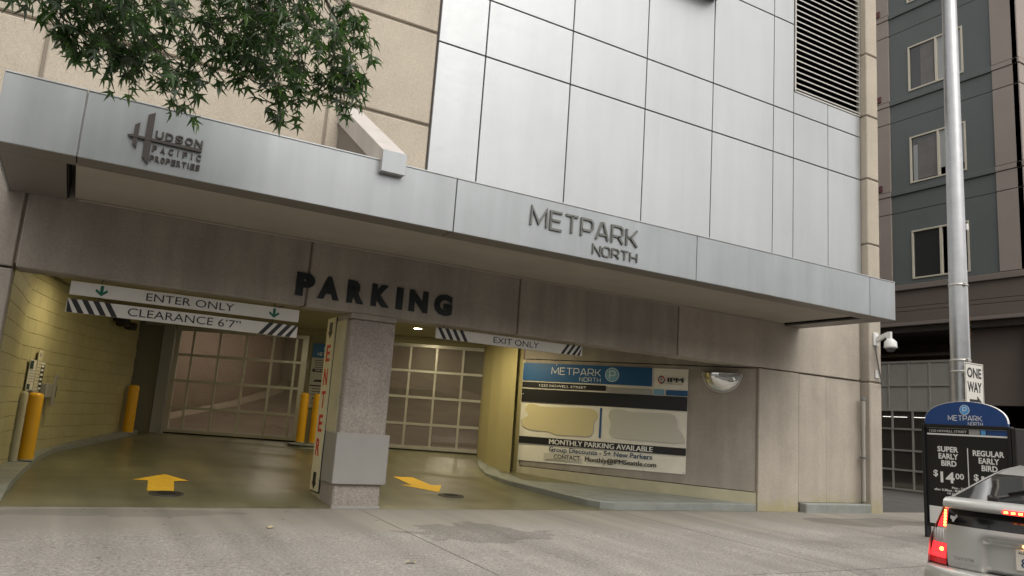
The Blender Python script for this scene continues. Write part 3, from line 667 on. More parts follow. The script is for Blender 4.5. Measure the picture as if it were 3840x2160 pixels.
# ================================================================== SIGNS ON THE BUILDING
# METPARK NORTH raised letters
t = thing('raised_letter_sign', 'raised grey metal letters METPARK NORTH standing off the canopy fascia', 'sign', (5.68, YC, 3.8))
def shift(mbs, dx, dy, dz):
    for o in mbs: o.location = (dx, dy, dz)
ls = stroke_text('METPARK', t, letter_m, 4.80, 6.57, 3.80, 4.065, .029, YC-.0005, .024); shift(ls, -5.68, -YC, -3.8)
ls = stroke_text('NORTH', t, letter_m, 5.80, 6.57, 3.59, 3.735, .019, YC-.0005, .020); shift(ls, -5.68, -YC, -3.8)
# HUDSON PACIFIC PROPERTIES
t = thing('company_sign', 'dark brown letters HUDSON PACIFIC PROPERTIES with tall slanted H on the canopy', 'sign', (0, YC, 0))
def ppoly(parent, mt, pts, y, d, name): return obj(name, MB().poly([(x, y, z) for x, z in pts], (0, -d, 0)), mt, parent)
ppoly(t, letter_d, [(.345, 4.125), (.345, 3.583), (.282, 3.642), (.282, 4.085)], 0, .025, 'tall_stroke')
ppoly(t, letter_d, [(.222, 3.990), (.218, 3.722), (.178, 3.760), (.178, 3.955)], 0, .025, 'short_stroke')
ppoly(t, letter_d, [(.125, 3.842), (.16, 3.850), (.818, 3.848), (.818, 3.816), (.16, 3.826), (.150, 3.82)], -.003, .025, 'cross_bar')
for (s_, x0, x1, z0, z1) in (('UDSON', .372, .82, 3.862, 3.945), ('PACIFIC', .362, .822, 3.722, 3.788), ('PROPERTIES', .352, .826, 3.622, 3.682)):
    n = len(s_); wts = [.55 if c == 'I' else 1.0 for c in s_]; gap = .75 if s_ == 'PACIFIC' else .22; unit = (x1-x0)/(sum(wts)+gap*(n-1)); x = x0
    for c, w in zip(s_, wts):
        ww = unit*w*(.45 if c == 'I' else 1); xx = x+(unit*w-ww)/2
        text(c, t, letter_d, xx, xx+ww, z0, z1, 0, .016, .03, name='letter'); x += unit*(w+gap)
# PARKING
t = thing('parking_letter_sign', 'large bold black letters PARKING on the concrete band above the pillar', 'sign', (0, Y0, 0))
pxs = [(1105, 1177), (1187, 1268), (1298, 1361), (1390, 1457), (1483, 1508), (1532, 1604), (1627, 1694)]
lx = lambda p: 2.43+(4.77-2.43)*((p-1105)/589)*(1+.10*(1-(p-1105)/589))*1.0
for c, (a, b) in zip('PARKING', [(2.43, 2.685), (2.735, 3.035), (3.145, 3.39), (3.50, 3.775), (3.875, 3.975), (4.075, 4.37), (4.47, 4.765)]):
    text(c, t, letter_k, a, b, 2.78, 3.10, 0, .016, .066, name='letter')
# hanging boards
def board(name, label, cat, x0, x1, z0, z1, y, group=None):
    t = thing(name, label, cat, (x0, y, z0), group=group); obj('board', MB().box(0, x1-x0, 0, .03, 0, z1-z0, .003), white, t); return t
t = board('enter_only_board', 'white hanging board reading ENTER ONLY with two green arrows', 'sign', -.175, 2.56, 2.435, 2.60, Y0+.15)
text('ENTER ONLY', t, ink, .83, 1.88, .035, .132, -.001, .002, 0)
for cx in (.335, 2.40):
    mb = MB(); k = 1
    pts = [(-.018, .065), (.018, .065), (.018, -.012), (.058, .022), (.07, -.006), (0, -.062), (-.07, -.006), (-.058, .022), (-.018, -.012)]
    mb.poly([(cx+x, -.001, .082+z) for x, z in pts], (0, -.002, 0)); obj('arrow', mb, green, t)
for x in (.33, 2.4): obj('hanger', MB().tube([(x, .015, .165), (x, .015, .45)], .006, 6), dkmetal, t)
t = board('clearance_board', "white hanging board reading CLEARANCE 6'7\" with black diagonal stripes", 'sign', -.185, 2.56, 2.222, 2.385, Y0+.15)
text("CLEARANCE 6\u20197\u201d", t, ink, .66, 2.00, .035, .135, -.001, .002, 0)
def stripes(t, xs_, w, h, lean, x0, x1):
    for x in xs_:
        pts = [(x, h), (x+w, h), (x+w+lean, 0), (x+lean, 0)]; P = []
        pts = [(min(max(px_, x0), x1), pz) for px_, pz in pts]
        obj('stripe', MB().poly([(a, -.001, b) for a, b in pts], (0, -.002, 0)), ink, t)
stripes(t, [-.09, .03, .15, .27, .39][:5], .065, .163, .10, .002, 2.7); stripes(t, [2.36, 2.48, 2.60, 2.71], .065, .163, -.13, 0, 2.743)
for x in (.33, 2.4): obj('hanger', MB().tube([(x, .015, .163), (x, .015, .214)], .006, 6), dkmetal, t)
t = board('exit_only_board', 'white hanging board reading EXIT ONLY with black stripes at both ends', 'sign', 4.61, 7.275, 2.457, 2.62, Y0+.15)
text('EXIT ONLY', t, ink, .98, 1.81, .035, .130, -.001, .002, 0)
stripes(t, [.02, .14, .26, .38], .06, .163, .10, .002, 2.7); stripes(t, [2.36, 2.47, 2.58, 2.68], .055, .163, -.12, 0, 2.663)
for x in (.12, 2.5): obj('hanger', MB().tube([(x, .015, .163), (x, .015, .44)], .006, 6), dkmetal, t)
# vertical ENTER sign on the side of the pillar (faces the entry lane)
t = thing('enter_sign', 'tall narrow ivory sign reading ENTER in red down the side of the pillar', 'sign', (3.25, Y0+.86, .12), R(-90))
# local x runs towards the street, -y faces the entry lane
obj('board', MB().box(-.19, .21, -.028, -.002, 0.02, 2.52, .003), signy, t)
obj('border', MB().box(-.20, .215, -.012, -.001, .0, 2.52), ink, t)
for c, z in zip('ENTER', (1.87, 1.52, 1.19, .85, .51)): text(c, t, red, -.085, .10, z, z+.245, -.029, .003, .02, name='letter')
for z, sg in ((2.34, 1), (.17, 1)):
    obj('arrow', MB().poly([(a, -.029, z+b-.03) for a, b in ((-.06, .14), (.08, .14), (.08, 0), (.12, 0), (.01, -.10), (-.10, 0), (-.06, 0))], (0, -.003, 0)), ink, t)
# parking banner
bn = thing('parking_banner', 'large vinyl banner reading METPARK NORTH and MONTHLY PARKING AVAILABLE on the recessed wall', 'banner', (8.2-.0, 13.905-.0, 0), R(-49.54))
mb = MB(); vs = []; nu, nv = 34, 20
for j in range(nv+1):
    for i in range(nu+1):
        x = 3.40*i/nu; z = .545+2.005*j/nv; e = min(i, nu-i, 8)/8*min(j, nv-j, 5)/5
        vs.append((x, -.014-.010*e*(.6+.5*math.sin(x*3.1+z*1.3)+.3*math.sin(x*1.2-z*4.7)), z))
def bq(): return [(j*(nu+1)+i, j*(nu+1)+i+1, (j+1)*(nu+1)+i+1, (j+1)*(nu+1)+i) for j in range(nv) for i in range(nu)]
mb.add(vs, bq(), True); obj('vinyl_sheet', mb, whiteb, bn)
YB = -.033
def br_(name, mt, x0, x1, z0, z1, y=YB): obj(name, MB().box(x0, x1, y-.001, y, z0, z1), mt, bn)
br_('blue_header', blue, .0, 2.70, 2.185, 2.55); br_('address_strip', bandk, .0, 1.782, 2.045, 2.155)
br_('grey_block', greyp, 1.80, 2.715, 2.03, 2.13); br_('light_blue_block', lblue, 2.745, 2.945, 2.03, 2.135); br_('blue_block', blue, 2.98, 3.398, 2.028, 2.133)
br_('black_band', bandk, .0, 3.398, 1.74, 2.012); br_('divider', blue, 1.682, 1.722, 1.108, 1.704); br_('lower_band', bandk, .0, 3.398, .895, 1.035)
def blob(name, mt, pts):
    # smooth outline through pts
    n = len(pts); P = []
    for i in range(n):
        p0, p1, p2, p3 = [Vector(pts[(i+k-1) % n]) for k in range(4)]
        for s_ in range(4):
            u = s_/4; P.append(.5*((2*p1)+(p2-p0)*u+(2*p0-5*p1+4*p2-p3)*u*u+(3*p1-p0-3*p2+p3)*u**3))
    obj(name, MB().poly([(p.x, YB, p.y) for p in P], (0, -.001, 0)), mt, bn)
blob('covered_patch', overy, [(.16, 1.69), (.30, 1.70), (.5, 1.66), (1.4, 1.68), (1.60, 1.63), (1.64, 1.50), (1.56, 1.40), (1.56, 1.22), (1.45, 1.12), (1.2, 1.12), (.8, 1.11), (.62, 1.16), (.25, 1.17), (.06, 1.25), (.06, 1.38), (.17, 1.47), (.10, 1.58)])
blob('covered_patch', overg, [(1.92, 1.68), (2.10, 1.70), (2.4, 1.66), (3.05, 1.67), (3.2, 1.58), (3.23, 1.4), (3.35, 1.25), (3.30, 1.13), (2.6, 1.12), (2.05, 1.13), (1.90, 1.2), (1.91, 1.42), (1.86, 1.56)])
stroke_text('METPARK', bn, wink, .62, 1.665, 2.33, 2.478, .013, YB-.002, .001, joined=True); stroke_text('NORTH', bn, wink, 1.22, 1.665, 2.212, 2.30, .008, YB-.002, .001, joined=True)
disc(bn, wink, 1.895, 2.378, .142, YB-.001, .001, 'logo_ring'); disc(bn, lblue, 1.895, 2.378, .132, YB-.003, .001, 'logo_disc'); stroke_text('P', bn, wink, 1.84, 1.96, 2.30, 2.46, .012, YB-.005, .001, joined=True)
text('1220 HOWELL STREET', bn, wink, .375, 1.375, 2.068, 2.118, YB-.002, .001, 0); text('MONTHLY PARKING AVAILABLE', bn, wink, .66, 2.76, .914, 1.014, YB-.002, .002, .014)
text('Group Discounts - 5+ New Parkers', bn, navy, .66, 2.76, .740, .868, YB-.002, .002, .014)
br_('patch_tape', tape_w, .56, 1.33, .615, .735, YB-.001); text('CONTACT', bn, ink, .775, 1.32, .632, .722, YB-.004, .001, .008); text('Monthly@IPMSeattle.com', bn, ink, 1.425, 2.84, .602, .728, YB-.002, .002, .014)
text('IPM', bn, ink, 3.01, 3.305, 2.285, 2.37, YB-.002, .002, .02); br_('logo_underline', greyp, 3.0, 3.29, 2.25, 2.258)
for a, mt_ in ((45, red), (135, navy), (225, red), (315, navy)):
    pts = [(2.885+(.065+ (.012 if k in (0, 4) else 0))*math.cos(R(a-45+k*22.5))*1.0, 2.325+.08*math.sin(R(a-45+k*22.5))) for k in range(5)]+[(2.885+.05*math.cos(R(a+45-k*22.5)), 2.325+.052*math.sin(R(a+45-k*22.5))) for k in range(5)]
    obj('logo_petal', MB().poly([(x, YB-.001, z) for x, z in pts], (0, -.001, 0)), mt_, bn)
text('P', bn, navy, 2.868, 2.905, 2.30, 2.352, YB-.002, .001, .02)
for x, z in ((.03, .58), (1.04, .57), (1.80, .565), (2.6, .56), (3.37, .575), (3.37, 1.15), (.03, 1.9), (.72, 2.53), (.03, 1.35), (2.72, 2.52)):
    disc(bn, galv, x, z, .012, YB-.001, .004, 'grommet', 10)
# mirror dome
t = thing('convex_mirror', 'chrome half dome convex mirror on the wall right of the banner', 'mirror', (8.2+.649*4.03, 13.905-.761*4.03-.0, 2.50), R(-49.54))
r_ = .355
mb = MB(); prof = [(r_*math.cos(R(k*7.5)), -.02-.15*math.sin(R(k*7.5))) for k in range(13)]
mb.lathe(prof, 28, (0, 0, 0), 'y', PI, 2*PI); obj('mirror_face', mb, chrome, t)
mb = MB(); mb.tube([(r_*math.cos(a), -.02, r_*math.sin(a)) for a in [PI+PI*i/24 for i in range(25)]], .022, 8); mb.tube([(-r_, -.03, 0), (-r_*.6, -.12, 0), (0, -.17, 0), (r_*.6, -.12, 0), (r_, -.03, 0)], .008, 6)
obj('rim', mb, galv, t)
obj('back_plate', MB().poly([(r_*math.cos(a), -.018, r_*math.sin(a)) for a in [PI+PI*i/16 for i in range(17)]], (0, .015, 0)), dkmetal, t)

# notices on the left block wall, and small fittings
def wpos(y):  # point on the left wall at a given y
    for i in range(1, len(lw)):
        if y <= lw[i][1]:
            k = (y-lw[i-1][1])/(lw[i][1]-lw[i-1][1]); return lw[i-1][0]+(lw[i][0]-lw[i-1][0])*k, math.atan2(lw[i][1]-lw[i-1][1], lw[i][0]-lw[i-1][0])
    return lw[-1][0], 1
def wallthing(name, label, cat, y, z):
    x, a = wpos(y); return thing(name, label, cat, (x+.03*math.sin(a), y-.03*math.cos(a), z), a)
# local x runs deeper into the garage, -y faces the lane
t = wallthing('wall_notice', 'tall narrow ivory notice topmost of the cluster on the left block wall', 'notice', 13.70, 1.26)
obj('paper', MB().box(-.10, .11, -.03, -.02, 0, .62), signy, t)
mb = MB(); [mb.box(-.07, .08, -.032, -.0305, z, z+.014) for z in (.05, .10, .15, .20, .25, .30, .35, .40, .45)]; mb.box(-.05, .06, -.032, -.0305, .52, .58); obj('print_lines', mb, greyp, t, kind='stuff')
t = wallthing('wall_notice', 'white parking notice with green corners, leftmost on the left block wall', 'notice', 13.47, 1.26)
obj('paper', MB().box(-.18, .14, -.018, -.008, 0, .46), white, t)
mb = MB(); mb.box(-.16, .0, -.0205, -.0185, .32, .44); mb.box(-.16, -.02, -.0205, -.0185, .02, .10); obj('print_block', mb, mat('dark_green_print', (.02, .05, .045), .5), t)
mb = MB(); [mb.box(-.15, .11, -.0205, -.0185, z, z+.012) for z in (.13, .17, .21, .25, .29)]; obj('print_lines', mb, greyp, t, kind='stuff')
t = wallthing('wall_notice', 'narrow black notice with white lettering, right of the other wall notices', 'notice', 13.93, 1.26)
obj('paper', MB().box(-.13, .12, -.016, -.006, 0, .44), bandk, t); obj('white_edge', MB().box(-.13, .12, -.0185, -.0165, .415, .44), wink, t)
mb = MB(); [mb.box(-.05, .08, -.0185, -.0165, z, z+.032) for z in (.03, .10, .17, .24, .31, .37)]; obj('print_lines', mb, wink, t, kind='stuff')
t = wallthing('intercom_box', 'grey cross shaped electrical box with black panel beside the front bollard', 'electrical box', 14.45, 1.12)
obj('box', MB().box(-.42, .0, -.10, .0, .05, .27, .01), sheet_m, t); obj('vertical_plate', MB().box(-.10, .04, -.12, -.101, -.08, .42, .005), sheet_m, t); obj('black_panel', MB().box(.045, .26, -.08, .0, .06, .25, .008), bandk, t)
t = wallthing('electrical_box', 'small grey box on the wall just above the front yellow bollard', 'electrical box', 13.55, 1.10)
obj('box', MB().box(-.12, .16, -.08, .0, 0, .18, .01), sheet_m, t); obj('lid', MB().box(-.10, .14, -.088, -.081, .015, .165, .003), galv, t)
t = thing('garage_camera', 'dark cameras mounted in the corner above the entry gate', 'camera', (.55, 16.95, 2.72), R(60))
obj('housing', MB().box(-.10, .10, -.30, -.08, -.10, .08, .03), dkmetal, t); obj('bracket', MB().box(-.03, .03, -.09, .02, .0, .2, .01), dkmetal, t); obj('second_housing', MB().box(.30, .55, -.22, -.05, -.12, .03, .03), dkmetal, t)
# METPARK notice sheet on the divider
t = thing('garage_notice', 'tall white notice with blue header and tow truck drawing on the divider behind the pillar', 'notice', tuple(G0+GU*3.34-GV*.05), GR)
obj('sheet', MB().box(0, .62, -.012, 0, 1.30, 2.74, .002), greyp, t); obj('blue_header', MB().box(0, .62, -.015, -.013, 2.42, 2.74), blue, t)
disc(t, lblue, .30, 2.63, .06, -.0155, .001, 'logo_disc', 18); stroke_text('METPARK', t, wink, .12, .52, 2.47, 2.54, .008, -.0155, .001, joined=True)
obj('black_strip', MB().box(.04, .58, -.015, -.013, 2.10, 2.17).box(.02, .60, -.015, -.013, 1.78, 1.81).box(.10, .45, -.015, -.013, 1.50, 1.53), bandk, t)
text('TOW AWAY ZONE', t, wink, .10, .52, 2.12, 2.155, -.0155, .001, 0)
obj('tow_drawing', MB().poly([(.08, -.013, 1.88), (.30, -.013, 1.88), (.34, -.013, 1.93), (.52, -.013, 1.90), (.56, -.013, 1.96), (.46, -.013, 2.0), (.40, -.013, 1.95), (.34, -.013, 2.03), (.28, -.013, 1.94), (.12, -.013, 1.93)], (0, -.002, 0)), bandk, t)
mb = MB(); [mb.box(.08, .54, -.015, -.013, z, z+.014) for z in (2.2, 2.25, 2.30, 2.35, 1.60, 1.66, 1.72, 1.40)]; obj('print_lines', mb, dkmetal, t)
# conduit under the ceiling
tag(obj('conduit', MB().tube([(2.2, 13.0, 2.72), (2.6, 12.1, 2.80), (3.2, 11.4, 2.92)], .012, 6), dkmetal), 'thin dark conduit sagging under the ceiling beside the ENTER sign', 'conduit')

# ================================================================== BOLLARDS, MARKINGS, COVERS
def bollard(label, x, y, z, h, r, mt=yellow, lean=(0, 0)):
    t = thing('bollard', label, 'bollard', (x, y, z), group='garage bollards', rot=(lean[0], lean[1], 0))
    obj('sleeve', MB().lathe([(r, 0), (r, h-.06), (r*.93, h-.025), (r*.7, h-.006), (0, h)], 28), mt, t)
    obj('foot_collar', MB().lathe([(r+.012, 0), (r+.012, .012), (r, .018)], 24), kerb_m, t); return t
bollard('tall yellow bollard at the front of the left block wall', -.42, 13.42, .262, .98, .102)
bollard('yellow bollard near the left end of the entry gate', 1.17, 18.15, .52, 1.0, .105)
bollard('yellow bollard on the round base behind the pillar, left of a pair', 4.44, 16.80, .55, 1.07, .092)
bollard('yellow bollard on the round base behind the pillar, right of a pair', 4.70, 16.70, .55, 1.07, .092)
t = bollard('slim cream guard post tucked behind the front yellow bollard', -.565, 13.25, .25, 1.0, .055, cream_base)
t = thing('round_plinth', 'round grey green concrete base under the two bollards', 'plinth', (4.62, 16.80, .38))
obj('plinth', MB().lathe([(.42, -.1), (.42, .13), (.40, .16), (0, .165)], 32), kerb_m, t)
obj('nosing', MB().lathe([(.424, .10), (.432, .12), (.424, .14)], 32), mat('dark_kerb', (.07, .07, .055), .6), t)
def flatmark(pts, h=.004): 
    mb = MB(); q = [(x, y, fl(x, y)+.0165) for x, y in pts]; n = len(q)
    return mb.poly(q, (0, 0, h))
ar = [(1.42, 12.84), (1.69, 12.23), (1.485, 12.19), (1.40, 11.37), (1.07, 11.37), (1.148, 12.22), (.952, 12.275)]
def markgrid(pts, up=.0):
    # triangulate & drape
    bm = bmesh.new(); vs = [bm.verts.new((x, y, 0)) for x, y in pts]; bm.faces.new(vs)
    bmesh.ops.triangulate(bm, faces=bm.faces[:]); bmesh.ops.subdivide_edges(bm, edges=bm.edges[:], cuts=3, use_grid_fill=True)
    bmesh.ops.triangulate(bm, faces=bm.faces[:])
    me = bpy.data.meshes.new('m')
    for v in bm.verts: v.co.z = fl(v.co.x, v.co.y)+.012+.006+up
    bmesh.ops.recalc_face_normals(bm, faces=bm.faces); bm.to_mesh(me); bm.free(); me.materials.append(ypaint); return me
tag(obj('painted_arrow', markgrid(ar), ypaint), 'yellow arrow painted on the entry lane pointing into the garage', 'road marking')
ar2 = [(5.324, 13.374), (5.685, 13.426), (5.71, 12.646), (5.927, 12.658), (5.544, 11.913), (5.12, 12.55), (5.317, 12.585)]
ar2 = [(5.30, 13.40), (5.69, 13.43), (5.73, 12.64), (5.93, 12.66), (5.55, 11.91), (5.10, 12.55), (5.33, 12.585)]
a3 = [(1480, 1792)]
# exit arrow: shaft lies deeper in, head towards the street
tag(obj('painted_arrow', markgrid(ar2), ypaint), 'yellow arrow painted on the exit lane pointing to the street', 'road marking')
for (x, y, lab) in ((1.29, 11.17, 'round dark manhole cover in front of the entry lane arrow'), (5.62, 11.60, 'round dark manhole cover in front of the exit lane arrow')):
    t = thing('manhole_cover', lab, 'manhole cover', (x, y, fl(x, y)+.020), group='manhole covers in the lanes', rot=(.035, 0, 0))
    obj('lid', MB().lathe([(.185, -.02), (.185, .002), (.17, .006), (0, .006)], 32), iron, t)
    obj('ring', MB().lathe([(.19, -.02), (.19, .004), (.215, .004), (.215, -.02)], 32), mat('worn_iron', (.06, .055, .045), .6, metal=.3), t)
    mb = MB(); [mb.box(-.12+abs(k)*.012, .12-abs(k)*.012, k*.04-.008, k*.04+.008, .006, .010) for k in (-3, -2, -1, 0, 1, 2, 3)]; obj('ribs', mb, iron, t)

# ================================================================== WALL FITTINGS, RIGHT
t = thing('security_camera', 'white dome security camera on an angled arm at the building corner', 'camera', (14.50, 10.15, 3.42))
obj('wall_plate', MB().box(-.09, .06, -.04, 0, -.02, .26, .01), camw, t)
obj('arm', MB().poly([(-.03, -.05, .17), (-.03, -.30, .26), (-.03, -.36, .26), (-.03, -.36, .10), (-.03, -.28, .10), (-.03, -.26, .16), (-.03, -.05, .06)], (.07, 0, 0)), camw, t)
obj('dome_housing', MB().lathe([(.04, .12), (.07, .10), (.12, .05), (.125, -.04), (.135, -.07), (.10, -.085)], 24, (.01, -.34, 0)), camw, t)
obj('lens_dome', MB().lathe([(.095, -.086), (.085, -.12), (.055, -.15), (0, -.165)], 20, (.01, -.34, 0)), smoke, t)
obj('cable', MB().tube([(-.03, -.03, .0), (-.05, -.05, -.15), (-.02, -.06, -.35), (.05, -.05, -.55), (.11, -.05, -.72), (.13, -.05, -.85)], .014, 8), cable_m, t)
t = thing('wall_plate', 'small blank white plate on the corner pilaster below the security camera', 'cover plate', (14.52, 10.15, 2.72)); obj('plate', MB().box(-.055, .055, -.03, 0, 0, .17, .012), camw, t); obj('dark_backing', MB().box(-.058, .058, -.006, .001, -.003, .173), cable_m, t)  # dark sheet slightly larger than the plate, showing as a thin rim
t = thing('downpipe', 'slim vertical painted pipe beside the corner pilaster', 'pipe', (14.18, 10.22, .17))
obj('pipe', MB().tube([(0, 0, .05), (0, 0, 1.55)], .035, 12), pipe_m, t); obj('upper_sleeve', MB().tube([(0, 0, 1.55), (0, 0, 2.08)], .043, 12), pipe_m, t)
obj('cap', MB().lathe([(.05, 2.06), (.055, 2.12), (.0, 2.13)], 12), cable_m, t); obj('clamp', MB().box(-.06, .06, -.05, .07, .9, .93, .005), cable_m, t)
tag(obj('wall_fixture', MB().box(8.75, 9.90, 9.95, 10.28, 9.72, 9.95, .02), dkmetal), 'dark box fixture on the silver panels at the top edge of the view', 'light fixture')

# ================================================================== PARKING PRICE SIGN
ps = thing('price_sign', 'free standing black parking price sign with blue arched METPARK NORTH top', 'sign', (12.3, 7.735, gz(7.7)+.0), 0, rot=(R(1.0), 0, R(-90)))
W_, H_ = 1.385, 1.80
obj('frame', MB().box(0, .045, -.06, .06, .0, H_, .006).box(W_-.045, W_, -.06, .06, .0, H_, .006).box(.046, W_-.046, -.05, .05, H_-.05, H_, .004).box(.046, W_-.046, -.05, .05, .18, .22, .004), bandk, ps)
obj('side_post', MB().box(W_+.003, W_+.075, -.05, .35, -.1, H_-.02, .01), dkmetal, ps)
obj('face_panel', MB().box(.046, W_-.046, -.02, .02, .221, H_-.051), bandk, ps)
mb = MB(); n = 28; pts = [(.045, 0)]+[(W_/2-(W_/2-.045)*math.cos(PI*i/n), .035+.33*math.sin(PI*i/n)**.85) for i in range(n+1)]+[(W_-.045, 0)]
mb.poly([(x, -.02, H_+z) for x, z in pts], (0, .04, 0)); obj('arched_top', mb, pblue, ps)
pts2 = pts[1:-1]; mb = MB()
for i in range(len(pts2)-1):
    a, b = pts2[i], pts2[i+1]; mb.add([(a[0], -.0235, H_+a[1]), (b[0], -.0235, H_+b[1]), (b[0], .0235, H_+b[1]+.006), (a[0], .0235, H_+a[1]+.006), (a[0], -.0235, H_+a[1]+.006), (b[0], -.0235, H_+b[1]+.006)], [(0, 1, 5, 4), (4, 5, 2, 3)])
obj('arch_edge', mb, wink, ps)
zz = lambda z: z+.065
disc(ps, wink, .70, zz(1.972), .078, -.021, .001, 'logo_ring'); disc(ps, sblue, .70, zz(1.972), .070, -.0225, .001, 'logo_disc'); stroke_text('P', ps, wink, .672, .735, zz(1.932), zz(2.012), .009, -.024, .001, joined=True)
stroke_text('METPARK', ps, wink, .43, .965, zz(1.80), zz(1.885), .009, -.0215, .001, joined=True); stroke_text('NORTH', ps, wink, .745, .972, zz(1.733), zz(1.785), .006, -.0215, .001, joined=True)
def pr_(name, mt, x0, x1, z0, z1, y=-.0215): obj(name, MB().box(x0, x1, y-.0015, y, zz(z0), zz(z1)), mt, ps)
pr_('white_rule', wink, .075, 1.325, 1.565, 1.59); pr_('grey_block', greyp, .755, .92, 1.592, 1.668); pr_('light_blue_block', sblue, .935, 1.01, 1.592, 1.668); pr_('blue_block', pblue, 1.025, 1.325, 1.592, 1.668); pr_('grey_rule', greyp, .075, 1.325, 1.672, 1.68); pr_('divider', wink, .715, .729, .70, 1.38)
text('1220 HOWELL STREET', ps, wink, .12, .72, zz(1.612), zz(1.648), -.0215, .001, 0)
for s_, x0, x1, z in (('SUPER', .24, .575, 1.30), ('EARLY', .255, .57, 1.19), ('BIRD', .295, .54, 1.08), ('REGULAR', .80, 1.265, 1.27), ('EARLY', .885, 1.19, 1.16), ('BIRD', .925, 1.16, 1.05)):
    text(s_, ps, wink, x0, x1, zz(z), zz(z+.088), -.0215, .001, .03)
text('$', ps, wink, .16, .235, zz(.895), zz(1.01), -.0215, .001, .02); text('14', ps, wink, .275, .50, zz(.82), zz(.99), -.0215, .001, .03); text('00', ps, wink, .515, .65, zz(.89), zz(.98), -.0215, .001, .02)
text('$', ps, wink, .80, .875, zz(.88), zz(.995), -.0215, .001, .02); text('18', ps, wink, .915, 1.14, zz(.81), zz(.975), -.0215, .001, .03)
text('Mon - Fri', ps, wink, .455, .65, zz(.735), zz(.77), -.0215, .001, .015); text('after 5:30am - 8:00am', ps, wink, .17, .66, zz(.69), zz(.725), -.0215, .001, .015); text('10 Hours', ps, wink, .38, .60, zz(.645), zz(.675), -.0215, .001, .015)
pr_('white_footer', wink, .075, 1.325, .17, .44)

# ================================================================== POLE + ONE WAY SIGN
PX, PY = 14.42, 8.33; pz = gz(PY)
pl = thing('street_pole', 'tall tapered silver steel street pole behind the price sign', 'pole', (PX, PY, pz))
obj('shaft', MB().tube([(0, 0, -.02), (0, 0, 3.0), (0, 0, 7), (.0, 0, 14)], [.183, .170, .150, .118], 32), pole_m, pl)
obj('base_flange', MB().lathe([(.30, 0), (.30, .03), (.20, .05), (.19, .12)], 24), pole_m, pl)
for z, r in ((3.06, .1715), (2.85, .1725), (4.50, .1645)):
    mb = MB().lathe([(r, z-.022), (r+.008, z-.018), (r+.008, z+.018), (r, z+.022)], 32); b = obj('band_clamp', mb, galv, pl)
    obj('clamp_screw', MB().box(-.10, -.03, -r-.035, -r+.02, z-.03, z+.03, .008), galv, b)
nb_ = MB(); r = .168
for i in range(6):
    pass
vs = []; a0, a1 = R(-58), R(-30)
for i in range(7):
    a = a0+(a1-a0)*i/6; vs += [(.1705*math.cos(a), .1705*math.sin(a), 3.34), (.1705*math.cos(a), .1705*math.sin(a), 3.92)]
nb_.add(vs, [(2*i, 2*i+2, 2*i+3, 2*i+1) for i in range(6)], True); dc = obj('number_decal', nb_, mat('decal_brown', (.10, .05, .02), .5), pl)
am = R(-44)
for k, c in enumerate('1205'):
    me = text_mesh(c, orange, .002, .01); zs_ = [v.co.y for v in me.vertices]; xs_ = [v.co.x for v in me.vertices]; hh = max(zs_)-min(zs_); cxm = (max(xs_)+min(xs_))/2
    for v in me.vertices: v.co = ((v.co.x-cxm)*.085/(max(xs_)-min(xs_)), -.174-v.co.z, (v.co.y-min(zs_))*.105/hh)
    o = obj('numeral', me, orange, dc); o.location = (0, 0, 3.785-.135*k); o.rotation_euler = (0, 0, am+PI/2)
obj('sticker', MB().box(.10, .14, -.155, -.10, 5.6, 5.72), wink, pl)
ow = thing('one_way_sign', 'white ONE WAY road sign with black right arrow fixed to the pole', 'road sign', (14.14, 8.10, 2.06))
obj('plate', MB().box(0, .60, -.004, .0, 0, .91, .001), white, ow)
mb = MB()
for a in ((.018, .582, .018, .028), (.018, .582, .882, .892), (.018, .028, .029, .881), (.572, .582, .029, .881)): mb.box(a[0], a[1], -.006, -.0045, a[2], a[3])
obj('border', mb, ink, ow)
text('ONE', ow, ink, .07, .53, .63, .82, -.0045, .0015, .03); text('WAY', ow, ink, .07, .53, .37, .56, -.0045, .0015, .03)
obj('arrow', MB().poly([(x, -.0045, z) for x, z in ((.13, .14), (.13, .24), (.37, .24), (.37, .31), (.53, .19), (.37, .07), (.37, .14))], (0, -.0015, 0)), ink, ow)
obj('bracket', MB().box(.02, .30, .001, .07, .70, .74, .004).box(.02, .30, .001, .07, .18, .22, .004), galv, ow)

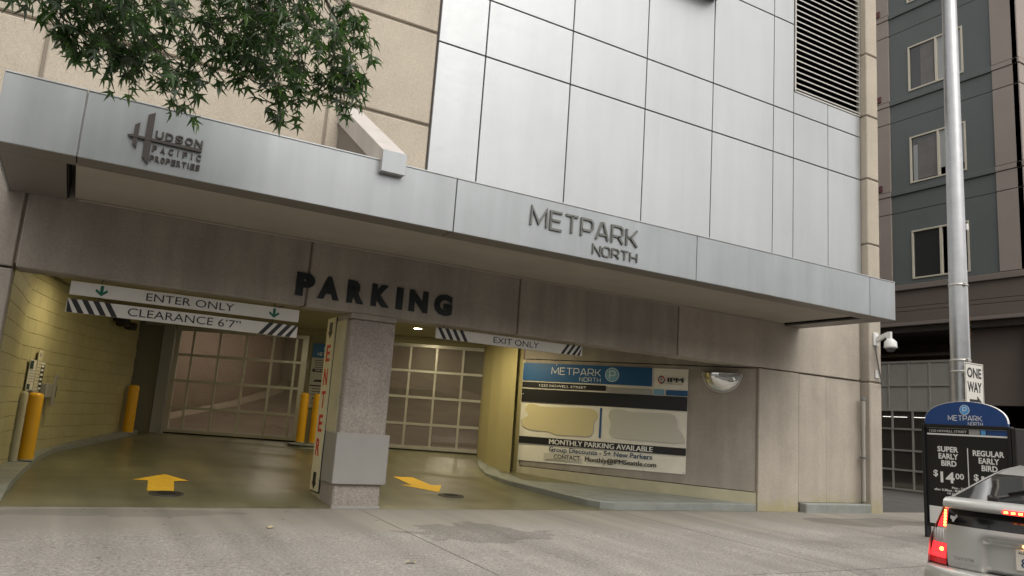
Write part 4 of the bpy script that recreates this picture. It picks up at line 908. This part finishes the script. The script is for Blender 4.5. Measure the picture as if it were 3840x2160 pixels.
# ================================================================== NEIGHBOURING APARTMENT BUILDING
NX = 22.9
ab = thing('apartment_building', 'brown and slate green stucco apartment block beyond the side alley', 'building', (NX, 11.24, 0))
def apart(name, mb, mt, par=ab, **k): return obj(name, mb, mt, par, world=True, **k)
flz = [6.56, 9.76, 12.98, 16.2, 19.4, 22.6]
mb = MB(); mb.box(NX+.06, 46, 11.30, 30, 5.40, 24); apart('core', mb, dbrown)
for i in range(5):
    z0, z1 = flz[i], flz[i+1]
    # teal bay with window hole: build round the opening
    yA, yB = 12.005, 15.36; wz0, wz1 = z0+.15, z0+1.745; wy0, wy1 = 12.85, 14.68
    for (a, b, c_, d_) in ((yA, yB, z0+.02, wz0), (yA, yB, wz1, z0+2.43), (yA, wy0, wz0, wz1), (wy1, yB, wz0, wz1), (yA, yB, z0+2.45, z1-.17)):
        apart('stucco_panel', MB().box(NX+.02, NX+.2, a, b, c_, d_), teal)
    if i: apart('ledge', MB().box(NX-.035, NX+.05, yA, yB, z0-.16, z0+.0, .01), teal)
    for (a, b) in ((15.37, 22), (11.24, 11.995)):
        apart('stucco_panel', MB().box(NX-.03, NX+.2, a, b, z0+.02, z0+2.42, .012), brown); apart('stucco_panel', MB().box(NX-.03, NX+.2, a, b, z0+2.44, z1-(.0 if i == 5 else .0)-.17, .012), brown)
        apart('ledge', MB().box(NX-.05, NX+.2, a-.0, b, z1-.155, z1+.0, .01), brown)
    apart('stucco_panel', MB().box(NX-.03, 34, 11.215, 11.4, z0+.02, z0+2.42, .012), brown); apart('stucco_panel', MB().box(NX-.03, 34, 11.215, 11.4, z0+2.44, z1-.17, .012), brown)
    apart('ledge', MB().box(NX-.05, 34, 11.19, 11.4, z1-.155, z1, .01), brown)
    if z0+.2 > 6: apart('wall_vent', MB().box(NX-.07, NX-.02, 15.66, 15.86, z0+.0+3.16-3.2+.12, z0+.30, .01), ventred)
    # window
    w = apart('window', MB().box(NX+.10, NX+.15, wy0, wy1, wz0, wz1), intd)
    off = (-NX, -11.24, 0)
    def wp(name, mb, mt): 
        o = obj(name, mb, mt, w); o.location = off; return o
    f = .05; ym = 13.72
    wp('frame', MB().box(NX-.01, NX+.09, wy0, wy1, wz0, wz0+f, .005).box(NX-.01, NX+.09, wy0, wy1, wz1-f, wz1, .005).box(NX-.01, NX+.09, wy0, wy0+f, wz0+f, wz1-f).box(NX-.01, NX+.09, wy1-f, wy1, wz0+f, wz1-f).box(NX-.012, NX+.09, ym-.035, ym+.035, wz0+f, wz1-f), wframe)
    wp('pane', MB().box(NX+.045, NX+.052, ym+.035, wy1-f, wz0+f, wz1-f), glass); wp('pane', MB().box(NX+.06, NX+.066, wy0+f, ym-.035, wz0+f, wz1-f), glass)
    if i in (1, 2): wp('blind', MB().box(NX+.040, NX+.044, wy0+f+.01, ym-.04, wz0+f+(.25 if i == 1 else .0), wz1-f), blind)
    if i == 2: wp('blind', MB().box(NX+.040, NX+.044, ym+.1, ym+.55, wz0+f, wz1-f), blindp)
    if i == 1: wp('blind', MB().box(NX+.040, NX+.044, ym+.04, ym+.70, wz0+f+.05, wz1-f-.1), blindp); wp('blind', MB().box(NX+.038, NX+.039, wy1-.25, wy1-.1, wz0+f, wz1-f-.25), blind)
# base band and soffit
apart('sill_band', MB().box(NX-.12, 34, 11.12, 22, 6.36, 6.54, .01), ledge_m)
for (z0, z1) in ((5.82, 6.35), (5.68, 5.81), (5.32, 5.67)): apart('band_panel', MB().box(NX-.04, 34, 11.2, 22, z0, z1, .008), dbrown)
apart('lintel', MB().box(NX-.10, 34, 11.14, 22, 5.20, 5.31, .01), ledge_m)
mb = MB(); mb.box(NX, 45, 11.3, 30, 5.0, 5.19); apart('soffit', mb, intd)
# ground floor: brown wall at right with dark opening below; dark parking level behind the gate
apart('ground_floor_wall', MB().box(23.25, 23.5, 11.3, 13.25, 2.74, 5.0, .01), dbrown)
apart('ground_floor_wall', MB().box(23.25, 23.5, 16.6, 30, -.1, 5.0), dbrown)
apart('corner_column', MB().box(22.95, 23.5, 11.25, 11.45, -.1, 5.0, .01), dbrown)
mb = MB(); mb.box(36, 36.3, 5, 30, -.1, 5.2); mb.box(23.6, 36, 21.8, 22, -.1, 5); mb.box(23.6, 36, 11.3, 11.5, -.1, 5); apart('rear_wall', mb, intd)
for k, (z, x) in enumerate(((4.75, 26), (4.42, 28), (4.75, 31))): apart('ceiling_beam', MB().box(x, x+.4, 11.5, 21.8, z-.25, z+.25), mat('beam_paint', (.16, .13, .09), .8))
for (x, z, r) in ((25.0, 4.55, .06), (25.4, 4.35, .04), (27.2, 4.2, .07)): apart('pipe', MB().tube([(x, 11.5, z), (x, 21.8, z)], r, 8), pipe_m)
# gate of the neighbour
ng = thing('alley_gate', 'tall grey framed gate with solid upper panels and mesh lower panels across the alley', 'gate', (23.3, 13.35, 0), R(-90))
# local: x = -world y; put origin at y=13.35 => local x negative goes deeper
xg = lambda y: 13.35-y
zr = [4.10, 3.336, 2.54, 1.95, 1.277, .66, .06]
ys_top = [16.7, 15.84, 15.14, 14.45, 13.78]; ys_low = [16.45, 15.73, 15.03, 14.33, 13.66]
obj('top_rail', MB().box(xg(16.8), 0, -.03, .03, 4.06, 4.13, .004), galv, ng)
for k in range(1, 7): obj('rail', MB().box(xg(16.8), 0, -.028, .028, zr[k]-.028, zr[k]+.028, .004), galv, ng)
for k in range(6):
    ys_ = ys_top if k < 2 else ys_low
    for y in ys_: obj('mullion', MB().box(xg(y)-.028, xg(y)+.028, -.025, .025, zr[k+1]+.029, zr[k]-.029 if k else 4.059, .003), galv, ng)
    if k < 2:
        e = [16.78]+ys_+[13.36]
        for j in range(len(e)-1):
            if e[j]-e[j+1] > .1: obj('solid_panel', MB().box(xg(e[j])+.03, xg(e[j+1])-.03, .0, .008, zr[k+1]+.03, zr[k]-.04), fence_p, ng)
mb = MB(); b0, b1 = .07, 2.52; a0_, a1_ = xg(16.8), 0
for sg in (1, -1):
    k = a0_-(b1-b0)/.55
    while k < a1_:
        x1 = k+(b1-b0)/.55; c0, c1 = max(k, a0_), min(x1, a1_)
        if c1-c0 > .02:
            zA, zB = (b0, b1) if sg > 0 else (b1, b0); za = zA+(zB-zA)*(c0-k)/(x1-k); zb_ = zA+(zB-zA)*(c1-k)/(x1-k)
            mb.add([(c0, .01, za-.004), (c1, .01, zb_-.004), (c1, .01, zb_+.004), (c0, .01, za+.004)], [(0, 1, 2, 3)])
        k += .085
obj('expanded_mesh', mb, wire_m, ng, kind='stuff')
def ntube(x, y0, y1, z, mt, label, e, col):
    t = thing('strip_light', label, 'ceiling light', (x, (y0+y1)/2, z), group='strip lights in the neighbouring garage')
    h = (y1-y0)/2; obj('tube', MB().box(-.02, .02, -h, h, -.018, 0), mt, t); obj('housing', MB().box(-.08, .08, -h-.02, h+.02, .002, .05), dkmetal, t)
    l = lamp((0, 0, -.08), e, .8, col); l.parent = t
ntube(28, 18.3, 19.3, 2.55, tube_w, 'left white strip light seen through the alley gate mesh', 6, (1, .95, .85)); ntube(28, 17.0, 18.1, 2.55, tube_w, 'right white strip light seen through the alley gate mesh', 6, (1, .95, .85))
ntube(26.8, 15.6, 16.5, 4.15, tube_y, 'warm light in the dark gap above the alley gate, left one', 10, (1, .7, .35)); ntube(27.2, 14.2, 14.8, 4.1, tube_y, 'warm light in the dark gap above the alley gate, right one', 10, (1, .7, .35))
ntube(30, 11.9, 12.9, 2.75, tube_w, 'dim strip light in the dark opening at the right edge', 1, (1, .95, .85))

# building across the street (only its sky-blocking and its reflection matter)
op = thing('opposite_building', 'plain building across the street behind the viewer, seen only in reflections', 'building', (5, -13, 0))
obj('facade', MB().box(-38, 40, -6, 0, -.3, 9.5), mat('opposite_stucco', (.34, .32, .29), .9, var=.1), op)
for f_ in range(3):
    for i in range(20): obj('window', MB().box(-36+i*3.7, -34+i*3.7, .0, .04, 1.2+f_*3.0, 2.8+f_*3.0), glass, op)

# ================================================================== CAR (rear left corner in view)
car_h = R(76)     # heading, clockwise from +Y
cf = Vector((math.sin(car_h), math.cos(car_h), 0)); cr_ = Vector((math.cos(car_h), -math.sin(car_h), 0))
corner = Vector((6.63, 4.19, 0)); org = corner+cr_*.85-cf*.22
car = thing('parked_car', 'silver hatchback car with lit red tail lamps cut off by the right edge', 'car', (org.x, org.y, -.286), -car_h)
def bow(x): return .23*(min(1.05, abs(x)/.86))**3.2
def surf(name, rows, mt, par=car, nxs=36, dent=None, x0=-1, x1=1):
    """rows: (z, y, halfwidth) -> grid across x"""
    mb = MB(); vs = []
    for (z, y, w) in rows:
        for i in range(nxs+1):
            x = w*(x0+(x1-x0)*i/nxs); yy = y+bow(x); zz_ = z
            if dent: yy += dent(x, z)
            vs.append((x, yy, zz_))
    mb.add(vs, [(j*(nxs+1)+i, j*(nxs+1)+i+1, (j+1)*(nxs+1)+i+1, (j+1)*(nxs+1)+i) for j in range(len(rows)-1) for i in range(nxs)], True)
    return obj(name, mb, mt, par)
surf('rear_bumper', [(.22, .16, .80), (.26, .08, .84), (.36, .02, .862), (.50, .0, .868), (.58, .012, .866), (.615, .03, .860), (.632, .055, .852), (.638, .09, .835), (.640, .16, .82)], carp)
def dent(x, z):
    s_ = 1-sstep(.345, .40, abs(x)); return s_*(.075*(1-sstep(.875, .93, z)))
rows = [(.642, .13, .665), (.66, .112, .668), (.70, .108, .67), (.76, .105, .672), (.82, .103, .672), (.86, .102, .672), (.885, .101, .672), (.905, .10, .672), (.925, .101, .672), (.96, .103, .67), (.990, .108, .668)]
hatch = surf('hatch_panel', rows, carp, dent=dent, nxs=60)
surf('seam', [(.645, .25, .684), (.80, .25, .684), (.95, .25, .682), (1.13, .26, .668)], rubber)
surf('dark_lower_glass', [(.993, .112, .668), (1.01, .115, .668), (1.05, .125, .664), (1.10, .145, .66), (1.135, .165, .655)], cblack, dent=lambda x, z: .0)
sp_ = surf('spoiler', [(1.128, .155, .665), (1.125, .08, .672), (1.135, .045, .674), (1.165, .035, .674), (1.195, .05, .672), (1.212, .09, .668), (1.22, .20, .655)], carp)
surf('rear_glass', [(1.216, .17, .628), (1.255, .42, .625), (1.32, .80, .617), (1.38, 1.15, .610), (1.42, 1.42, .605)], cglass)
surf('roof_panel', [(1.418, 1.41, .60), (1.452, 1.65, .60), (1.485, 1.95, .60), (1.505, 2.3, .59), (1.505, 2.6, .58), (1.475, 2.85, .575), (1.42, 3.0, .57)], carp)
surf('windscreen', [(1.42, 3.0, .575), (1.28, 3.3, .62), (1.10, 3.6, .67), (1.0, 3.78, .69)], cglass, dent=lambda x, z: -2*bow(x))
surf('bonnet', [(1.0, 3.78, .69), (.93, 3.98, .72), (.84, 4.2, .72), (.72, 4.33, .72), (.5, 4.42, .76), (.25, 4.40, .76)], carp, dent=lambda x, z: -2*bow(x))
# roof rails / pillars and body sides
rail = [(.18, 1.222, .655, .625), (.42, 1.262, .650, .622), (.8, 1.327, .642, .614), (1.15, 1.387, .635, .607), (1.42, 1.427, .63, .602), (1.65, 1.46, .625, .60), (2.3, 1.512, .615, .60), (3.0, 1.425, .60, .57), (3.8, 1.0, .72, .69)]
for sgn in (-1, 1):
    mb = MB(); vs = []
    for (y, z, wo_, wi) in rail:
        b_ = bow(.62) if y < 2.5 else 0
        vs += [(sgn*wi, y+b_*.8, z-.004), (sgn*(wo_-.01), y+b_, z), (sgn*(wo_+.012), y+b_, z-.018), (sgn*(wo_+.04), y+b_, z-.07)]
    mb.add(vs, [(i*4+k, i*4+k+1, i*4+5+k, i*4+4+k) for i in range(len(rail)-1) for k in range(3)], True); obj('roof_rail', mb, carp, car)
    # side glass
    mb = MB(); vs = []
    for (y, z, wo_, wi) in rail[1:]:
        b_ = bow(.62) if y < 2.5 else 0; zl = .98
        vs += [(sgn*(wo_+.035), y+b_, z-.065), (sgn*.80, y+b_, min(zl, z-.07))]
    mb.add(vs, [(i*2, i*2+1, i*2+3, i*2+2) for i in range(len(rail)-2)], True); obj('side_glass', mb, cglass, car)
    mb = MB(); vs = []; ysd = [.28, .34, .5, .9, 1.5, 2.5, 3.5, 4.0, 4.3]
    for y in ysd:
        tp = 1.16 if y < .3 else (1.13 if y < .45 else 1.0 if y < 3.9 else .8); w1 = .80 if y < 4 else .74
        vs += [(sgn*(.70 if y < .45 else w1), y, tp), (sgn*(w1+.03), y, .85 if tp > .9 else .7), (sgn*(w1+.055), y, .6), (sgn*(w1+.04), y, .25)]
    mb.add(vs, [(i*4+k, i*4+k+1, i*4+5+k, i*4+4+k) for i in range(len(ysd)-1) for k in range(3)], True); obj('body_side', mb, carp, car)
    # lamp cluster: three stacked lenses between body corner and hatch edge
    def lens(name, z0, z1, mt, par, pr_=0.0, n_=6):
        mb = MB(); vs = []
        for j in range(n_+1):
            z = z0+(z1-z0)*j/n_; f_ = (z-.645)/(1.13-.645); wo_ = .855-.075*f_-.09*f_*f_; wi_ = .683-.012*f_; y = .092+.06*f_*f_
            for i in range(13):
                x = wi_+(wo_-wi_)*i/12; vs.append((sgn*x, y+bow(x)*1.15-pr_*math.sin(PI*i/12), z))
        mb.add(vs, [(j*13+i, j*13+i+1, (j+1)*13+i+1, (j+1)*13+i) for j in range(n_) for i in range(12)], True); return obj(name, mb, mt, par)
    tl_ = lens('tail_lamp', .652, .70, lampred2, car, .012, 2)
    lens('brake_lens', .702, .825, lampred, tl_, .014); lens('clear_lens', .828, .955, lampclear, tl_, .012); lens('upper_red_lens', .958, 1.125, lampred, tl_, .012)
    for k in range(6):
        z = .975+k*.024; f_ = (z-.645)/.485; x = .700-.010*f_; obj('led', MB().lathe([(0, -.012), (.010, -.008), (.012, 0)], 10, (sgn*x, .092+.06*f_*f_+bow(x)*1.15-.008, z), 'y'), lamphot, tl_)
    obj('bulb', MB().lathe([(0, -.014), (.016, -.008), (.018, 0)], 12, (sgn*.72, .10+bow(.72)*1.15-.016, .775), 'y'), lamphot, tl_)
    mb = MB()
    for k in range(7):
        x = .70+k*.016; mb.add([(sgn*x, .094+bow(x)*1.15-.016, .84), (sgn*(x+.005), .094+bow(x+.005)*1.15-.016, .84), (sgn*(x+.001), .105+bow(x)*1.15-.017, .945), (sgn*(x-.004), .105+bow(x)*1.15-.017, .945)], [(0, 1, 2, 3)])
    obj('reflector_ribs', mb, chrome, tl_)
    for y in (.95, 3.65):
        wh = obj('wheel', MB().lathe([(.20, -.09), (.30, -.10), (.315, -.06), (.315, .06), (.30, .10), (.20, .09)], 28, (sgn*.80, y, .315), 'x'), rubber, car)
        obj('rim', MB().lathe([(0, .04), (.06, .05), (.18, .03), (.20, .08)], 20, (sgn*.80, y, .315), 'x'), galv, wh)
bl_ = surf('high_brake_lamp', [(1.132, .032, .20), (1.15, .024, .21), (1.168, .028, .20)], lampred, nxs=10)
[obj('led', MB().box(-.19+k*.05, -.165+k*.05, .010, .030, 1.142, 1.158), lamphot, bl_) for k in range(8)]
pt_ = obj('licence_plate', MB().box(-.155, .155, .150, .158, .705, .865, .004), plate_m, car)
text('8F', pt_, navy, -.118, .0, .73, .80, .149, .001, .0); text('AUG', pt_, ink, -.135, -.075, .832, .85, .149, .001, .01)
obj('plate_lamp', MB().box(-.10, -.04, .14, .17, .885, .90), mat('lit_plate_lamp', (1, .7, .4), .4, emit=(1, .45, .12), estr=5), car)
text('TOYOTA', hatch, chrome, -.60, -.445, .715, .74, .085+bow(.52)*1.02, .004, .01, name='badge')
ws_ = MB().tube([(-.36, .30, 1.245), (-.33, .20, 1.235), (-.27, .20, 1.235)], .02, 8).tube([(-.30, .22, 1.245), (-.02, .62, 1.325)], [.016, .009], 8)
obj('wiper', ws_, dkmetal, car)
obj('wiper_blade', MB().box(-.012, .012, -.0, .45, 0, .02), cblack, car).matrix_local = Matrix.Translation((-.22, .32, 1.275)) @ Matrix.Rotation(R(-36), 4, 'Z') @ Matrix.Rotation(R(11), 4, 'X')
pts = [(-.632, 1.075), (-.60, 1.07), (-.585, 1.09), (-.575, 1.065), (-.59, 1.05), (-.582, 1.03), (-.60, 1.02), (-.62, 1.025), (-.625, 1.045), (-.635, 1.05)]
obj('sticker', MB().poly([(x, .13+bow(.61)-.012, z-.01) for x, z in pts], (0, -.002, 0)), wink, car)
obj('underbody', MB().box(-.78, .78, .35, 4.25, .18, .62), rubber, car)
obj('cabin_floor', MB().box(-.75, .75, .4, 3.7, .62, .95), rubber, car)

# ================================================================== TREE
tree = thing('sweetgum_tree', 'street tree with star shaped leaves hanging over the canopy from the top left', 'tree', (-1.75, 5.7, gz(5.7)))
TO = Vector((-1.75, 5.7, gz(5.7)))
mb = MB().tube([(0, 0, -.05), (.03, 0, 1.4), (.0, .05, 3.0), (.1, .05, 4.6), (.25, 0, 6.5), (.3, .1, 9.0)], [.17, .14, .125, .105, .07, .02], 14); obj('trunk', mb, bark, tree)
rnd = random.Random(11)
def crown_poly():
    # outline of the hanging foliage on the vertical plane Y=6 (x, z)
    px_ = [(20, 0), (60, 60), (130, 55), (190, 160), (265, 190), (290, 262), (345, 255), (375, 225), (420, 262), (455, 300), (480, 322), (498, 290), (478, 250), (530, 215), (590, 190), (640, 245), (700, 305), (748, 325), (775, 262), (822, 305), (855, 305), (885, 285), (935, 295), (915, 262), (950, 235), (978, 212), (955, 170), (940, 150), (945, 108), (905, 95), (885, 60), (895, 15), (880, 0)]
    return px_
F_ = 2865.9
def onY(px, py, Yp):
    d = fw*F_+r2*(px*1.4907-1920)-u2*(py*1.4907-1080); k = Yp/d.y; return (d.x*k, d.z*k+1.3)
CP = [(round(a, 3), round(b, 3)) for a, b in (onY(x, y, 6.0) for x, y in crown_poly())]
top = [(CP[-1][0]+.35, 6.3), (CP[0][0]-.6, 6.3)]
CPX = CP+top
def inside(x, z, P=CPX):
    c_ = False; n = len(P); j = n-1
    for i in range(n):
        if (P[i][1] > z) != (P[j][1] > z) and x < (P[j][0]-P[i][0])*(z-P[i][1])/(P[j][1]-P[i][1])+P[i][0]: c_ = not c_
        j = i
    return c_
def edge_d(x, z):
    m_ = 9
    for i in range(len(CP)-1):
        a = Vector(CP[i]); b = Vector(CP[i+1]); p = Vector((x, z)); t_ = max(0, min(1, (p-a).dot(b-a)/max(1e-6, (b-a).length_squared))); m_ = min(m_, (p-(a+(b-a)*t_)).length)
    return m_
# leaf mesh: five-pointed star with folded lobes
def leaf_mesh(k):
    rr_ = random.Random(k); tips = [(-112, .62), (-56, .92), (0, 1.08), (56, .92), (112, .62)]; vs = [(0, 0, 0)]; ring = []
    def P_(a, r, z): return (r*math.sin(R(a)), r*math.cos(R(a)), z)
    vs.append(P_(180, .12, 0))
    seq = [1]
    for i, (a, r) in enumerate(tips):
        a += rr_.uniform(-6, 6); r *= rr_.uniform(.9, 1.08)
        for da, q, z in ((-13, .46, .02), (0, 1.0, -.14-.1*rr_.random()), (13, .46, .02)):
            vs.append(P_(a+da, r*q, z)); seq.append(len(vs)-1)
        if i < 4:
            vs.append(P_((a+tips[i+1][0])/2, .27, .03)); seq.append(len(vs)-1)
    fs = [(0, seq[i], seq[(i+1) % len(seq)]) for i in range(len(seq))]
    vs.append((0, -.12, 0)); vs.append((.02, -.6, .1)); vs.append((-.02, -.6, .1)); fs.append((len(vs)-3, len(vs)-2, len(vs)-1))
    return vs, fs
LM = [leaf_mesh(k) for k in range(5)]
# hanging twigs: each a drooping curve ending inside the outline; leaves along the twig
leaves = []; twigs = MB(); tries = 0; ntw = 0
xmin, xmax = min(p[0] for p in CP), max(p[0] for p in CP)
while ntw < 500 and tries < 20000:
    tries += 1
    x = rnd.uniform(xmin-.4, xmax+.2); z = rnd.uniform(3.4, 5.9)
    if not inside(x, z): continue
    e = edge_d(x, z)
    hole = math.sin(x*5.1+1.3)*math.sin(z*6.3+x*2.0)
    if hole > .80 and e > .1: continue
    if z > 5.1 and rnd.random() < .55: continue
    yj = rnd.uniform(-1, 1)*min(.75, .05+e*1.3); y = 6.0+yj
    tip = Vector((x, y, z)); ln = rnd.uniform(.22, .42); dr = Vector((rnd.uniform(-.6, .25)-.15, rnd.uniform(-.3, .3), 1)).normalized()
    p0 = tip+dr*ln+Vector((-.12, 0, 0)); mid = (tip+p0)/2+Vector((.03, 0, .03))
    twigs.tube([p0, mid, tip], [.0045, .003, .0015], 4, False); ntw += 1
    for k in range(rnd.randint(6, 9)):
        t_ = rnd.random(); b_ = p0.lerp(mid, t_*2) if t_ < .5 else mid.lerp(tip, t_*2-1)
        yaw_ = rnd.uniform(0, 2*PI); sz = rnd.uniform(.066, .115)
        pitch_ = rnd.gauss(-58, 30)       # blades droop
        q = Matrix.Rotation(yaw_, 3, 'Z') @ Matrix.Rotation(R(pitch_), 3, 'X') @ Matrix.Rotation(rnd.gauss(0, .5), 3, 'Y')
        st = (q @ Vector((0, 1, 0)))*sz*.6
        leaves.append((b_+st, q, sz, 4 if rnd.random() < .08+.30*sstep(1.0, 2.6, b_.x) else rnd.randrange(4)))
leaves.sort(key=lambda l: (l[0]-Vector((0, 0, 1.3))).length if l[0].z < 4.95 and inside(l[0].x, l[0].z) else 99)
lmesh = []
for vs, fs in LM:
    me = bpy.data.meshes.new('leaf'); me.from_pydata(vs, [], fs); me.materials.append((leaf_a, leaf_a, leaf_c, leaf_a, leaf_b)[len(lmesh)]); lmesh.append(me)
for (p, q, s_, k) in leaves[:300]:
    o = bpy.data.objects.new('leaf', lmesh[k]); C.objects.link(o); o.parent = tree
    mm = q.to_4x4() @ Matrix.Scale(s_, 4); mm.translation = p-TO; o.matrix_local = mm
mb = MB(); mi = []
for (p, q, s_, k) in leaves[300:]:
    vs, fs = LM[k]; mb.add([p-TO+q @ (Vector(v)*s_) for v in vs], fs); mi += [(0, 0, 2, 0, 1)[k]]*len(fs)
me = bpy.data.meshes.new('foliage'); me.from_pydata([tuple(v) for v in mb.v], [], mb.f)
for m_ in (leaf_a, leaf_b, leaf_c): me.materials.append(m_)
me.polygons.foreach_set('material_index', mi)
obj('foliage', me, leaf_a, tree, kind='stuff')
tw = bpy.data.meshes.new('twigs'); tw.from_pydata([(v[0]-TO.x, v[1]-TO.y, v[2]-TO.z) for v in twigs.v], [], twigs.f); tw.materials.append(bark); obj('twigs', tw, bark, tree, kind='stuff')
# limbs reaching from the trunk over the canopy
for pts, r0 in (([(-1.75, 5.7, 3.6), (-.9, 5.8, 4.6), (.2, 5.9, 5.1), (.9, 6.0, 5.0), (1.35, 6.05, 4.75), (1.65, 6.05, 4.35)], .04), ([(-1.7, 5.7, 4.2), (-.6, 6.0, 5.2), (.5, 6.2, 5.3), (1.0, 6.1, 4.7), (1.15, 6.0, 4.3)], .04),
                ([(-1.7, 5.7, 4.6), (.2, 5.5, 5.7), (1.3, 5.7, 5.7), (1.8, 5.8, 5.3), (2.0, 5.9, 4.95)], .03), ([(-1.7, 5.7, 3.9), (-1.0, 5.9, 4.6), (-.2, 6.0, 4.75), (.5, 6.0, 4.5)], .03)):
    n = len(pts); obj('limb', MB().tube([Vector(p)-TO for p in pts], [r0*(1-.8*i/(n-1)) for i in range(n)], 8), bark, tree)

# litter on the sidewalk
lm2 = mat('dry_leaf', (.45, .38, .22), .8)
for (x, y, lab) in ((3.03, 6.95, 'crumpled pale scrap lying on the sidewalk near the bottom centre'), (2.1, 8.8, 'pale dry leaf on the sidewalk in front of the entry lane'), (10.9, 6.6, 'dry leaf on the sidewalk left of the car'), (11.65, 10.15, 'white scrap at the foot of the right concrete pier')):
    mb = MB(); q = Vector((0, 0, 0)); a = [(.0, 0, .004), (.05, .01, .02), (.08, .05, .008), (.03, .06, .025), (-.02, .05, .006), (-.03, .02, .022)]
    mb.add(a, [(0, 1, 3), (1, 2, 3), (0, 3, 4), (0, 4, 5)]); o = obj('scrap', mb, lm2); o.location = (x, y, gz(y)+.004); o.rotation_euler = (0, 0, x*3); tag(o, lab, 'litter')
